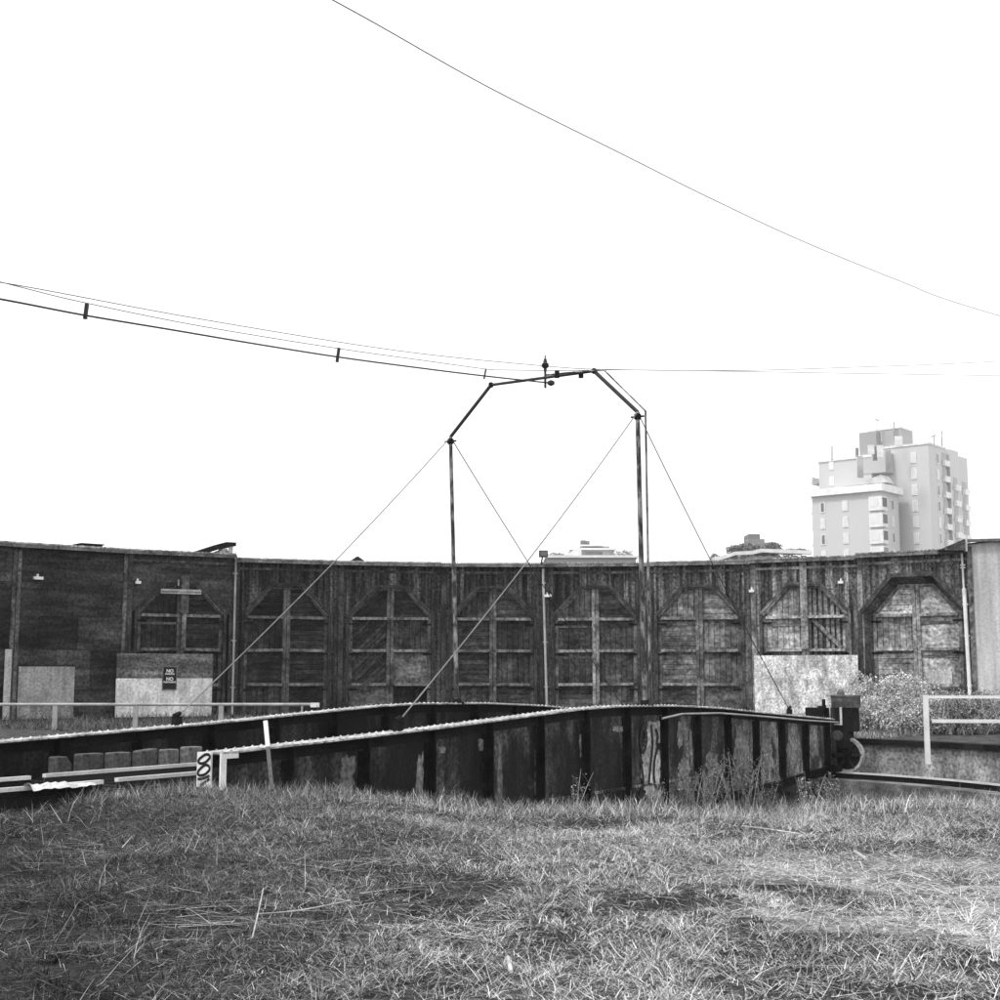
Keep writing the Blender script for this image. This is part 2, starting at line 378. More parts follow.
        bars(fb, [((x_in, .05), (x_in, zt2 - .03))], .13, dy - .1, dy + .01, ft * (1.6 if k in (1, 4) else 1.1))
        bars(fb, [((sgn * (ax - .08), .05), (sgn * (ax - .08), zs2 - .02))], .13, dy - .05, dy + .01, ft)
        for z in (1.23, 2.57, 3.85): bars(fb, [((sgn * .14, z), (sgn * (ax - .14), z + random.uniform(-.015, .015)))], .11, dy - .16, dy + .01, ft * 1.6)
        bars(fb, [((sgn * .14, zt2 - .07), (sgn * (bx - .02), zt2 - .07))], .1, dy - .045, dy + .01, ft)
        bars(fb, [((sgn * (bx - .02), zt2 - .08), (sgn * (ax - .1), zs2 - .0))], .11, dy - .045, dy + .01, ft)
        for z in (3.55, 2.3) if (k in (-3, 1, 3) and sgn < 0) or (k == 4 and sgn > 0) else (): bars(fb, [((sgn * .14, z), (sgn * (ax - .14), z))], .09, dy - .03, dy + .01, ft * .9)
        if k == 3 and sgn > 0: bars(fb, [((.3, 3.75), (ax - .3, 2.65))], .14, dy - .06, dy + .01, ft * 1.2)
        fr = fb.build('door_frame', 'timber', dr)
        hb = MB(T)
        for z in (1.0, 2.4, 3.6): hb.box(min(sgn * (ax - .35), sgn * (ax + .06)), max(sgn * (ax - .35), sgn * (ax + .06)), dy - .08, dy - .05, z, z + .07)
        build_each(hb, 'hinge', 'black_steel', dr)
    # ground sill
    mb = MB(T); mb.box(-ax, ax, -.1, .3, -.1, .045, .6); mb.build('sill', 'dark_concrete', rh)

# posts with special looks
T = bayT(3); mb = MB(T); bars(mb, [((.0, 2.6), (.0, 6.0))], .26, -.11, -.05, 1.5); mb.build('king_post', 'timber', rh)
T = bayT(-3); mb = MB(T); bars(mb, [((.1, 2.6), (.1, 3.95))], .16, -.1, -.04, 1.0); bars(mb, [((.1, 3.95), (.1, 5.4))], .3, -.13, -.04, .8); mb.build('king_post', 'timber', rh)
mb = MB(T); mb.box(-2.12, -1.8, -.03, -.012, 2.55, 4.0, .35); mb.box(1.78, 1.98, -.03, -.012, .2, 3.95, .35); build_each(mb, 'dark_recess_sheet', 'black_steel', rh)  # thin black sheets put on for the dark of a recess beside the door

# roof: eave sheet with corrugated edge, falling away from the pit, back wall, end walls
a0 = PH0 - 5.5 * STEP; a1 = PH0 + 4.5 * STEP
def facade_r(a): 
    kk_ = round((a - PH0) / STEP); return RF / math.cos(R(a - PH0 - kk_ * STEP))
mb = MB(); ed = MB(); rv = MB()
for k in range(-5, 5):
    z = ztop(k); T = bayT(k)
    wo_ = (RF + 17) * math.tan(R(STEP / 2)); e = -.28; we = (RF + e) * math.tan(R(STEP / 2))
    mb.T = T
    mb.add([(-we, e, z + .03), (we, e, z + .03), (wo_, 17, z - .75), (-wo_, 17, z - .75), (-we, e, z + .07), (we, e, z + .07), (wo_, 17, z - .71), (-wo_, 17, z - .71)],
           [(0, 3, 2, 1), (4, 5, 6, 7), (0, 1, 5, 4), (1, 2, 6, 5), (2, 3, 7, 6), (3, 0, 4, 7)], random.uniform(.8, 1.1))
    ed.T = T
    n = 56
    for q in range(n):                              # corrugations showing at the eave
        x0 = -we + 2 * we * q / n; x1 = x0 + we / n; h = random.uniform(-.008, .012)
        ed.box(x0, x1, e - .03, e + .25, z + .072, z + .125 + h, random.uniform(.5, 1.4))
    ed.box(-we, we, e - .012, e + .02, z - .06, z + .068, random.uniform(.35, .55))
    rv.T = T; rv.box(-wo_, wo_, 16.6, 16.8, 0, z - .76, 1)
    if k == -5: rv.add([(-HW, 0, 0), (-wo_, 16.7, 0), (-wo_, 16.7, z - .75), (-HW, 0, z)], [(0, 1, 2, 3), (3, 2, 1, 0)], 1)
    if k == 4: rv.add([(HW, 0, 0), (wo_, 16.7, 0), (wo_, 16.7, z - .75), (HW, 0, z)], [(0, 1, 2, 3)], 1)
mb.build('roof', 'roofing', rh); ed.build('corrugated_eave', 'gutter', rh); rv.build('rear_wall', 'siding', rh)

# downpipes
def downpipe(k, x, z0, z1, r, m, lean=0, tone=1):
    T = bayT(k); mb = MB(T); mb.tube([(x + lean, -.16, z0), (x, -.16, z1 - .25), (x, -.2, z1)], r, 8, tone)
    for z in (z0 + 1, z0 + 2.8, z1 - .6): mb.box(x - .09 + lean * (z1 - z) / (z1 - z0), x + .09 + lean * (z1 - z) / (z1 - z0), -.17, -.02, z, z + .05, tone)
    return mb.build('downpipe', m, rh)
downpipe(-3, HW - .02, .1, 6.1, .045, 'galvanised', 0, .75)
downpipe(0, HW - .05, .1, 5.9, .05, 'galvanised', .14, 1)
downpipe(4, HW - .17, 4.6, 6.1, .04, 'galvanised', .02, 1.6)
downpipe(4, HW - .14, .2, 4.75, .075, 'white_paint', .06, 1.1)['label'] = 'thick white lower length of downpipe'

# hoarding sheets screwed over the doors (part of the building)
def sheet(k, x0, x1, z0, z1, y, m, tone, label=None):
    mb = MB(bayT(k)); n = max(1, round((x1 - x0) / 1.25))
    for i in range(n):
        xa = x0 + (x1 - x0) * i / n; xb = x0 + (x1 - x0) * (i + 1) / n - .008
        mb.box(xa, xb, y - random.uniform(.02, .03), y, z0, z1, tone * random.uniform(.93, 1.07))
    o = mb.build('boarding', m, rh)
    if label: o['label'] = label
    return o
sheet(-3, -2.42, 1.25, .05, 1.48, -.14, 'pale_board', 1.25, 'pale painted lower boards over the leftmost arched door')
sheet(-3, -2.42, 1.25, 1.49, 2.4, -.143, 'plywood', 2.0, 'mid grey boards above the pale ones')
sheet(-4, -1.9, .15, .55, 1.9, -.10, 'pale_board', .62, 'grey patch of boards low on the plain bay')
sheet(-4, -1.9, .15, .05, .54, -.10, 'mottled_board', .4)
sheet(-5, 1.72, 1.98, .05, 2.5, -.11, 'pale_board', .85)
sheet(3, -2.0, 2.02, .05, 2.36, -.16, 'mottled_board', 1.0, 'pale weathered boards with faint graffiti and wheat-paste marks')
sheet(4, .3, 1.25, 1.1, 1.75, .38, 'pale_board', .85, 'pale square patch on the right leaf')
# faint graffiti on the pale boards
def stroke_parts(T, lines, wd, y, tone, m, parent, name='graffiti'):
    for i, ln in enumerate(lines):
        q = MB(); strokes(q, T, [ln], wd, y - .0008 * i, tone); q.build(name, m, parent)
def strokes(mb, T, lines, wd, y, tone):
    mb.T = T
    for ln in lines:
        pts = []
        for i in range(len(ln) - 1):                 # Catmull-Rom
            p = [Vector((*ln[max(0, min(len(ln) - 1, i + j))], 0)) for j in (-1, 0, 1, 2)]
            for t in (0, .25, .5, .75):
                pts.append(.5 * ((2 * p[1]) + (-p[0] + p[2]) * t + (2 * p[0] - 5 * p[1] + 4 * p[2] - p[3]) * t * t + (-p[0] + 3 * p[1] - 3 * p[2] + p[3]) * t ** 3))
        pts.append(Vector((*ln[-1], 0)))
        L_ = []
        for i, p in enumerate(pts):
            d = (pts[min(i + 1, len(pts) - 1)] - pts[max(0, i - 1)]).normalized(); n_ = Vector((-d.y, d.x, 0)) * wd / 2; L_.append((p - n_, p + n_))
        for i in range(len(pts) - 1):
            a, b = L_[i], L_[i + 1]
            mb.add([(a[0].x, y, a[0].y), (b[0].x, y, b[0].y), (b[1].x, y, b[1].y), (a[1].x, y, a[1].y)], [(0, 1, 2, 3)], tone)
stroke_parts(bayT(3), [[(-1.2, 2.2), (-1.0, 1.95), (-.7, 1.95), (-.55, 2.2)], [(-.2, 1.0), (.1, .95), (.5, 1.1), (.62, 1.25)], [(.3, 1.9), (.55, 1.75), (.7, 1.3), (.9, .9)],
    [(-.1, 1.7), (.1, 1.45), (.4, 1.6)]], .06, -.194, 1.35, 'mottled_board', rh)
stroke_parts(bayT(3), [[(-.8, 1.8), (-.6, 1.4), (-.5, 1.2)], [(.7, 2.2), (.75, 1.7), (.62, 1.3)]], .07, -.199, .75, 'mottled_board', rh)

# roof furniture: each lifts off
def roofz(k, y): return ztop(k) + .07 - .78 * (y + .28) / 17.28
T = bayT(-3); sk = empty('roof_hatch', T @ Vector((1.1, .9, 6.15)), ROOT[rh].to_euler().z - R(PH0 - 3 * STEP), 'dark propped-up sloping hatch on the roof edge above the leftmost downpipe', 'roof hatch')
mb = MB(T); mb.prism([(.2, 6.2), (1.75, 6.76), (2.15, 6.76), (2.15, 6.62), (1.8, 6.58), (.75, 6.2)], .1, 1.6, 1); mb.build('hatch_lid', 'black_steel', sk)
mb = MB(T); mb.box(1.9, 2.04, .15, .25, 6.1, 6.62); mb.box(1.9, 2.04, 1.4, 1.5, 6.05, 6.62); build_each(mb, 'prop', 'galvanised', sk)
mb = MB(T); mb.prism([(1.0, 6.15), (2.1, 6.15), (1.85, 6.52), (1.75, 6.5)], .3, 1.3, 1.2); mb.build('cheek', 'gutter', sk)
T = bayT(-4); mb = MB(T); mb.box(.35, 1.15, .2, 1.1, 6.15, 6.4); mb.box(.3, 1.2, .15, 1.15, 6.4, 6.44)
tag(mb.build('roof_vent', 'black_steel'), 'low flat dark vent box on the roof above the plain boarded bay', 'roof vent')
T = bayT(-1); mb = MB(T @ Matrix.Translation((-1.25, 1.0, 6.04))); mb.lathe([(.12, 0), (.12, .2), (.3, .2), (.04, .38)], 12)
tag(mb.build('vent_cowl', 'black_steel'), 'small dark conical vent cowl poking above the roof line left of the overhead arch', 'roof vent')
T = bayT(0); fl = empty('floodlight', T @ Vector((HW - .1, -.2, 6.1)), 0, 'small dark floodlight box on a bracket at the roof edge above the central downpipe', 'floodlight')
mb = MB(T); mb.box(HW - .22, HW + .12, -.5, -.2, 6.36, 6.62); mb.build('housing', 'black_steel', fl)
mb = MB(T); mb.tube([(HW - .12, -.25, 6.0), (HW - .12, -.3, 6.2), (HW - .08, -.32, 6.38)], .03, 6); mb.build('bracket', 'black_steel', fl)
mb = MB(T); mb.box(HW - .19, HW + .09, -.51, -.5, 6.39, 6.59, .7); mb.build('lens', 'dark_glass', fl)
mb = MB(bayT(1)); mb.tube([(-HW + .05 + 2.4 * t, -.33, 6.06 - .2 * math.sin(math.pi * t)) for t in np.linspace(0, 1, 12)], .012, 5)
tag(mb.build('slack_cable', 'wire'), 'thin slack cable drooping from the floodlight along the eave', 'cable')

# small white lamps on the wall
lamps = [(-4, -1.35, 5.0, 'small white wall lamp on the plain boarded bay, leftmost of the white lamps'),
         (-3, -1.72, 5.0, 'small round white lamp left of the leftmost arched door'),
         (1, -1.95, 4.75, 'small white lamp beside the central downpipe'),
         (2, HW + .02, 4.85, 'small white lamp between the pale-boarded door and the door to its left'),
         (3, 1.45, 5.1, 'small white lamp right of the tall post above the pale boards')]
l0 = None
for k, x, z, lb in lamps:
    T = bayT(k)
    l = empty('wall_lamp', T @ Vector((x, -.03, z)), -R(PH0 + STEP * k), lb, 'wall lamp', 'white lamps along the roundhouse wall')
    wd = .17 if k in (-4, 1) else .1
    mb = MB(T); mb.box(x - wd, x + wd, -.2, -.09, z, z + .1); mb.build('lamp_shade', 'white_paint', l)
    mb = MB(T); mb.box(x - .03, x + .03, -.1, -.0, z + .03, z + .2); mb.build('lamp_arm', 'white_paint', l)
# tube batten on the leftmost door
T = bayT(-3); tb = empty('batten_light', T @ Vector((-.15, -.15, 4.72)), -R(PH0 - 3 * STEP), 'long pale batten fixed across the top of the leftmost arched door', 'light batten')
mb = MB(T); mb.box(-.85, .7, -.2, -.14, 4.66, 4.84, .75); mb.build('housing', 'pale_board', tb)
mb = MB(T); mb.box(-.8, .65, -.215, -.2, 4.72, 4.77, .6); mb.build('slot', 'concrete', tb)
mb = MB(T); mb.box(-.2, -.14, -.12, -.1, 4.98, 5.2, .75)
mb.build('bracket', 'pale_board', tb)

# sign
def text(s, size, loc_M, m, parent, bold=.01):
    cu = bpy.data.curves.new('lettering', 'FONT'); cu.body = s; cu.size = size; cu.align_x = 'CENTER'; cu.extrude = .003; cu.offset = bold * size
    to = bpy.data.objects.new('lettering', cu); COL.objects.link(to); bpy.context.view_layer.update()
    me = bpy.data.meshes.new_from_object(to); bpy.data.objects.remove(to)
    me.transform(ROOT[parent].inverted() @ loc_M)
    me.attributes.new('tone', 'FLOAT', 'FACE').data.foreach_set('value', [1.0] * len(me.polygons))
    me.materials.clear(); me.materials.append(MATS[m]); o = bpy.data.objects.new('lettering', me); COL.objects.link(o); o.parent = parent; ROOT[o] = ROOT[parent]
    return o
sg = empty('warning_sign', T @ Vector((-.46, -.17, 1.1)), -R(PH0 - 3 * STEP), 'upright black sign with white capital lettering on the pale boards of the leftmost door', 'sign')
SX = -.42
mb = MB(T); mb.box(SX - .25, SX + .25, -.185, -.17, 1.07, 1.9); mb.build('sign_board', 'sign_black', sg)
mb = MB(T)
for q in ((SX - .28, SX - .25, 1.04, 1.93), (SX + .25, SX + .28, 1.04, 1.93), (SX - .25, SX + .25, 1.04, 1.07), (SX - .25, SX + .25, 1.9, 1.93)): mb.box(q[0], q[1], -.19, -.165, q[2], q[3])
mb.build('sign_frame', 'timber', sg)
XZ = Matrix.Rotation(R(90), 4, 'X')
for s_, z, sz in (('NO', 1.70, .17), ('PARKING', 1.615, .085), ('NO', 1.40, .17), ('TRESPASSING', 1.31, .082)):
    text(s_, sz, T @ Matrix.Translation((SX, -.188, z)) @ XZ @ Matrix.Scale(1.0, 4), 'white_paint', sg, .035)

# the neighbouring building at the right
ng = P(974, 700, 50.6)
nb = empty('side_building', (ng.x, ng.y, 0), 0, 'pale plain-walled building with a low roof at the right end of the roundhouse', 'building')
TN = Matrix.Translation((ng.x, ng.y, 0)) @ Matrix.Rotation(R(-14), 4, 'Z')
mb = MB(TN); mb.box(0, 9, 0, 12, -.1, 6.35)
mb.prism([(0, 6.35), (9, 6.35), (4.5, 6.9)], 0, 12); mb.tone = .5; mb.build('wall', 'side_wall', nb)
mb = MB(TN); mb.box(-.12, 9.2, -.2, -.0, 6.45, 6.55, .5); mb.add([(-.15, -.2, 6.37), (-.15, 12.2, 6.37), (4.5, 12.2, 6.98), (4.5, -.2, 6.98), (9.15, 12.2, 6.37), (9.15, -.2, 6.37)], [(0, 3, 2, 1), (3, 5, 4, 2)]); mb.build('roof', 'roofing', nb)
mb = MB(TN); mb.box(-.03, .14, -.05, -.0, 0, 6.3, .8); mb.build('corner_board', 'timber', nb)
mb = MB(TN); mb.add([(-1.05, -.4, 6.15), (-.1, -.4, 6.55), (-.1, 1.6, 6.6), (-1.05, 1.6, 6.15), (-.1, -.4, 6.12), (-.1, 1.6, 6.12)], [(0, 1, 2, 3), (0, 4, 1), (3, 2, 5), (0, 3, 5, 4)], .8); mb.build('lean_to_roof', 'siding', nb)
mb = MB(TN); mb.tube([(-.08, -.25, 6.1), (-.08, -.25, 6.7)], .06, 8); mb.build('vent_pipe', 'white_paint', nb)

# ------------------------------------------------------------------ turntable bridge
D_ = Vector((.534, .8455, 0)).normalized(); N_ = Vector((D_.y, -D_.x, 0))       # along the bridge, and towards the near side
HB = 2.34
BC = Vector((CX, CY, 0))
TB = Matrix(((D_.x, -N_.x, 0, BC.x), (D_.y, -N_.y, 0, BC.y), (0, 0, 1, 0), (0, 0, 0, 1)))   # local x along, y across (near girder at -HB), z up
br = empty('turntable_bridge', (CX, CY, -1.75), math.atan2(D_.y, D_.x), 'long riveted steel turntable bridge with an overhead pipe arch, lying across the pit', 'turntable')
prof = [(-12.5, .62), (-10, .70), (-7.7, .78), (-5.6, .87), (-3, .98), (-1.5, 1.005), (1, .97), (3.5, .87), (5.7, .73), (8.5, .57), (11.1, .42)]
def ptop(t):
    for (a, za), (b, zb) in zip(prof[:-1], prof[1:]):
        if t <= b: return za + (zb - za) * (t - a) / (b - a)
    return prof[-1][1]
bot = [(-12.5, -.6), (-9.5, -1.1), (-2, -1.25), (5, -1.2), (7.3, -1.13), (11.1, -.97)]
def pbot(t):
    for (a, za), (b, zb) in zip(bot[:-1], bot[1:]):
        if t <= b: return za + (zb - za) * (t - a) / (b - a)
    return bot[-1][1]
ST = [-11.08 + 1.68 * i for i in range(14)]
for sgn in (-1, 1):                            # -1 near girder
    y0 = sgn * HB
    ts = sorted(set([round(t, 3) for t in ST] + [p[0] for p in prof] + [p[0] for p in bot]))
    mb = MB(TB)
    for i, (a, b) in enumerate(zip(ts[:-1], ts[1:])):
        pa = [s for s in ST if s <= a + .01]; j = len(pa)
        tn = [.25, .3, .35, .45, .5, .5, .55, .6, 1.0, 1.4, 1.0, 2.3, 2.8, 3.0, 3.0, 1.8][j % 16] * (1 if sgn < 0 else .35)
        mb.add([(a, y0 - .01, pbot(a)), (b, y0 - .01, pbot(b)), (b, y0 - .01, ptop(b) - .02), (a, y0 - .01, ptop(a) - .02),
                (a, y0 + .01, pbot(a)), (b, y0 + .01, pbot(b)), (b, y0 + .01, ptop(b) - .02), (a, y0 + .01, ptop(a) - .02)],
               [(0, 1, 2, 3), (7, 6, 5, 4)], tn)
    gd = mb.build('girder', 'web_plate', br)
    mb = MB(TB)
    for (a, za), (b, zb) in zip(prof[:-1], prof[1:]): mb.beam((a - .002, y0, za - .012), (b, y0, zb - .012), .36, .024)
    t = -12.45
    while t < 11.1:                            # rivet heads along both edges of the cover plate
        for o_ in (-.13, .13): mb.rivet((t, y0 + o_, ptop(t)), .032, (0, 0, 1))
        t += .17
    mb.build('top_flange', 'flange_steel', gd)
    mb = MB(TB)
    for (a, za), (b, zb) in zip(prof[:-1], prof[1:]):
        for q in (-1, 1): mb.beam((a, y0 + q * .085, za - .035), (b, y0 + q * .085, zb - .035), .15, .02); mb.beam((a, y0 + q * .022, za - .12), (b, y0 + q * .022, zb - .12), .022, .15)
    for (a, za), (b, zb) in zip(bot[:-1], bot[1:]):
        mb.beam((a, y0, za - .012), (b, y0, zb - .012), .36, .024)
        for q in (-1, 1): mb.beam((a, y0 + q * .022, za + .085), (b, y0 + q * .022, zb + .085), .022, .15)
    t = -12.4
    while t < 11.1:
        mb.rivet((t, y0 + sgn * .034, ptop(t) - .12), .02, (0, sgn, 0)); mb.rivet((t, y0 + sgn * .034, pbot(t) + .09), .02, (0, sgn, 0)); t += .15
    mb.build('chord_angle', 'black_steel', gd)
    if sgn < 0:
        mb = MB(TB); t = -4.0
        mb.beam((-4.0, y0 - .02, -.61), (3.4, y0 - .02, -.60), .02, .05, tone=2.5)
        while t < 3.4: mb.rivet((t, y0 - .032, -.61), .02); t += .11
        mb.build('rivet_strip', 'web_plate', gd)
        mb = MB(TB); mb.tube([(.2, y0 - .26, .72), (1.2, y0 - .24, .79), (3.2, y0 - .24, .76), (6, y0 - .24, .61), (8.5, y0 - .24, .46), (11.2, y0 - .24, .33)], .022, 6, .8)
        mb.build('conduit', 'galvanised', gd)
    for i, t in enumerate(ST):
        mb = MB(TB)
        for s2 in (-1, 1):
            mb.box(t - .1, t + .1, *sorted((y0 + s2 * .0105, y0 + s2 * .03)), pbot(t) + .18, ptop(t) - .22)
            mb.box(t - .012, t + .012, *sorted((y0 + s2 * .03, y0 + s2 * .16)), pbot(t) + .02, ptop(t) - .05)
        z = pbot(t) + .25
        while z < ptop(t) - .25:
            for o_ in (-.06, .06): mb.rivet((t + o_, y0 + sgn * .03, z), .018, (0, sgn, 0))
            z += .13
        mb.build('stiffener', 'black_steel', gd)
# pale old paint left beside the stiffeners and the graffiti panel, near girder
def blotch(mb, cx, cz, w_, h_, tone, y, seed):
    r_ = random.Random(seed); pts = []
    n = 90; ph = [r_.uniform(0, 6.28) for _ in range(5)]
    for i in range(n):
        a = 2 * math.pi * i / n; ca, sa = math.cos(a), math.sin(a); q = 1 / max(abs(ca), abs(sa)) ** .8
        k = .82 + .12 * math.sin(2 * a + ph[0]) + .1 * math.sin(5 * a + ph[1]) + .07 * math.sin(11 * a + ph[2]) + r_.uniform(-.11, .11)
        pts.append((cx + ca * q * w_ / 2 * k, cz + sa * q * h_ / 2 * (.5 + k * .5)))
    mb.add([(cx, y, cz)] + [(x, y, z) for x, z in pts], [(0, 1 + i, 1 + (i + 1) % n) for i in range(n)], tone * .72)
mb = MB(TB); YN = -HB - .0135
for i, (cx, cz, w_, h_, tn) in enumerate([(-9.75, .1, .42, .7, .55), (-7.95, -.15, .2, 1.2, .9), (-6.05, .0, .22, 1.1, .7), (-5.62, -.05, .16, 1.2, .55), (-7.35, .42, .2, .12, .9), (-6.2, .45, .25, .2, .8),
        (-4.42, .1, .14, .7, .7), (-4.4, -.45, .16, .5, 1.6), (-2.75, .3, .24, .5, .75), (-2.65, -.2, .12, .7, .5), (-1.0, .35, .2, .3, .7), (-1.25, .55, .6, .12, .8), (.2, -.35, 1.1, 1.2, 1.7), (.3, .3, .8, .8, 1.3),
        (1.55, .35, .3, .6, .85), (1.7, -.5, .7, .7, .75), (2.1, .0, .15, .9, 1.0), (3.2, -.4, .8, .6, .7), (4.9, -.1, .9, 1.2, .75), (6.5, -.1, .9, 1.2, .8), (8.2, -.2, .9, 1.1, .85), (9.8, -.1, .7, 1.0, .8)]):
    blotch(mb, cx, cz, w_, h_, tn, YN - .0007 * i, i)
build_each(mb, 'paint_patch', 'concrete', [o for o in br.children if o.name.startswith('girder')][0])
YG = -HB - .035; g0 = [o for o in br.children if o.name.startswith('girder')][0]
stroke_parts(TB, [[(-.05, .3), (-.2, .55), (-.35, .3), (-.22, .05), (-.05, .3)], [(.15, .6), (.2, .2), (.1, -.2), (.0, -.6)], [(.5, .2), (.3, -.1), (.25, -.5), (.42, -.72), (.6, -.45), (.62, -.05), (.5, .2)],
                  [(.35, .5), (.45, .35), (.4, .2), (.55, .1)], [(-.35, -.1), (-.25, -.5), (-.4, -.8)]], .085, YG, 1, 'sign_black', g0)
# deck
mb = MB(TB); t = -12.5
while t < 11.2:
    mb.box(t, t + .22, -HB + .25, HB - .25, -.13, .07, random.uniform(.5, 1.3)); t += .42
dk = mb.build('deck', 'tar', br); dk['label'] = 'dark timber ties'
mb = MB(TB)
for y in (-1.5, -.5, .5, 1.5): mb.box(-12.4, 11.1, y - .1, y + .1, -.6, -.135)
for t in np.arange(-12.2, 11.2, 2.6): mb.box(t - .08, t + .08, -HB + .03, HB - .03, -.9, -.61)
mb.build('floor_beam', 'black_steel', dk)
for y in (-.7175, .7175):
    mb = MB(TB); mb.box(-12.6, 11.2, y - .07, y + .07, .072, .1, .05); mb.box(-12.6, 11.2, y - .012, y + .012, .1, .19, .05); mb.box(-12.6, 11.2, y - .036, y + .036, .19, .24, 1)
    mb.build('rail', 'rail_steel', dk)
# near end plate with painted loops (left end of the near girder)
mb = MB(TB); E = -12.53
mb.box(E - .03, E, -HB - .04, -HB + .2, .18, .62); mb.build('end_plate', 'white_paint', br)
ep = br.children[-1] if False else [o for o in br.children if o.name.startswith('end_plate')][0]
TE = TB @ Matrix.Translation((E - .034, -HB + .08, .09)) @ Matrix.Rotation(R(-90), 4, 'Z')
mb = MB(); strokes(mb, TE, [[(.1, .5), (.02, .5), (-.09, .43), (-.07, .39), (.02, .4), (.1, .46), (.1, .5)], [(.1, .36), (.02, .37), (-.09, .29), (-.08, .24), (.02, .25), (.1, .31), (.1, .36)], [(.11, .24), (.0, .2), (-.1, .19)], [(.11, .2), (.04, .16), (-.05, .11)]], .036, .0, 1)
mb.build('painted_marking', 'sign_black', ep)
mb = MB(TB); mb.box(E, E + .1, -HB - .19, -HB - .165, .15, .6); mb.box(E + .1, E + .32, -HB - .19, -HB - .165, .54, .6); mb.build('corner_angle', 'white_paint', br)
# anchor brackets and guy wires
legF = [P(457, 704, 31.0), P(450.5, 437, 31.0)]; legN = [P(645, 706, 28.5), P(637.5, 412, 28.5)]
wires = []
for sgn, top in ((-1, legN[1]), (1, legF[1])):
    for t in (-8.5, 8.15):
        a = TB @ Vector((t, sgn * HB, ptop(t) + .14))
        mb = MB(TB); mb.box(t - .08, t + .08, sgn * HB - .05, sgn * HB + .05, ptop(t) - .02, ptop(t) + .15); mb.tube([(t - .07, sgn * HB, ptop(t) + .16), (t + .07, sgn * HB, ptop(t) + .2)], .04, 6)
        mb.build('anchor_bracket', 'black_steel', br)
        mb = MB(); pts = [top + (a - top) * s + Vector((0, 0, -.12 * 4 * s * (1 - s))) for s in np.linspace(0, 1, 16)]
        mb.tube(pts, .0115, 6, .45); mb.build('guy_wire', 'galvanised' if t < 0 else 'thin_wire', br)
# arch of pipe
ar = MB()
AP = [legF[0], legF[1], P(491, 385, 30.5), P(594, 371, 29.1), legN[1], legN[0]]
mb = MB(); mb.tube([AP[0], AP[1] ], [.05, .042], 10); mb.build('arch', 'pole_paint', br)
arch_o = [o for o in br.children if o.name.startswith('arch')][0]; arch_o['label'] = 'overhead pipe arch standing on both girders'
mb = MB(); mb.tube([AP[1], AP[2]], .04, 10); mb.tube([AP[2], AP[3]], .032, 10); mb.tube([AP[3], AP[4]], .042, 10); mb.build('arch_bend', 'wire', arch_o)
mb = MB(); mb.tube([AP[4], AP[5]], [.048, .056], 10); mb.build('leg', 'pole_paint', arch_o)
mb = MB(); c2 = [P(650.5, 706, 28.35), P(645.5, 411, 28.35), P(604, 370, 28.9), P(575, 372, 29.3), P(546, 375, 29.8)]; mb.tube(c2, [.028, .022, .02, .018, .018], 8); mb.build('conduit', 'pole_paint', arch_o)
for p in (AP[1], AP[4]):
    mb = MB(); mb.lathe([(.045, -.12), (.075, -.1), (.075, .0), (.045, .02)], 10, M=Matrix.Translation(p - Vector((0, 0, .05)))); mb.beam(p + Vector((-.13, .07, -.1)), p + Vector((.13, -.07, -.1)), .035, .035); mb.build('coupling', 'black_steel', arch_o)
for p in (AP[2], AP[3]):
    mb = MB(); mb.lathe([(.03, -.06), (.055, -.04), (.055, .04), (.03, .06)], 8, M=Matrix.Translation(p)); mb.build('coupling', 'black_steel', arch_o)
for q in (557, 581):
    mb = MB(); c = P(q, 374.5, 29.4); mb.box(c.x - .05, c.x + .05, c.y - .06, c.y + .06, c.z - .07, c.z + .07); mb.build('pipe_clamp', 'black_steel', arch_o)
for p in (legF[0], legN[0]):
    mb = MB(); mb.box(p.x - .16, p.x + .16, p.y - .14, p.y + .14, p.z - .02, p.z + .05); mb.lathe([(.11, 0), (.09, .12)], 10, M=Matrix.Translation(p)); mb.build('base_shoe', 'black_steel', arch_o)
# insulator column at the arch centre
ic = P(545.3, 386, 29.75); s_ = 29.75 / F
mb = MB(Matrix.Translation(ic)); H = lambda y: (386 - y) * s_
mb.lathe([(.025, H(388)), (.025, H(372)), (.035, H(369)), (.03, H(368)), (.075, H(366.3)), (.09, H(365)), (.06, H(364.5)), (.09, H(363.5)), (.05, H(362)), (.03, H(358)), (.014, H(357)), (.014, H(354))], 12)
mb.build('insulator', 'wire', arch_o)

# drive unit at the far right end of the near girder
du = MB(TB); yo = -HB + .36
du.box(11.12, 11.2, yo - .35, yo + .3, -1.05, .72); du.box(11.2, 11.26, yo - .5, yo - .38, -.9, .72, 4); du.box(11.0, 11.12, yo - .28, yo - .22, .38, .95)
du.box(10.6, 11.2, yo - .27, yo - .23, .72, .78, 2.5)
d_o = du.build('drive_frame', 'black_steel', br); d_o['label'] = 'end frame carrying motor and drive wheel'
mb = MB(TB); mb.box(11.2, 11.75, yo - 1.0, yo - .45, .08, .72); mb.box(11.22, 11.7, yo - .85, yo - .5, -.35, .08); mb.build('motor_housing', 'black_steel', d_o)
mb = MB(TB); mb.box(11.17, 11.78, yo - 1.04, yo - .42, .72, 1.02, .7); mb.box(11.15, 11.8, yo - 1.06, yo - .4, 1.02, 1.06, .9); mb.lathe([(.1, 0), (.1, .08), (.05, .16)], 10, M=Matrix.Translation((11.4, yo - .62, 1.06)), tone=1.2); mb.build('control_box', 'dark_concrete', d_o)
mb = MB(TB); mb.box(11.13, 11.16, yo - .72, yo - .66, .3, .74); mb.box(11.13, 11.16, yo - .72, yo - .5, .26, .3); mb.build('bracket', 'galvanised', d_o)
WX, WY, WZ, WR = 11.45, yo - .72, -.55, .46
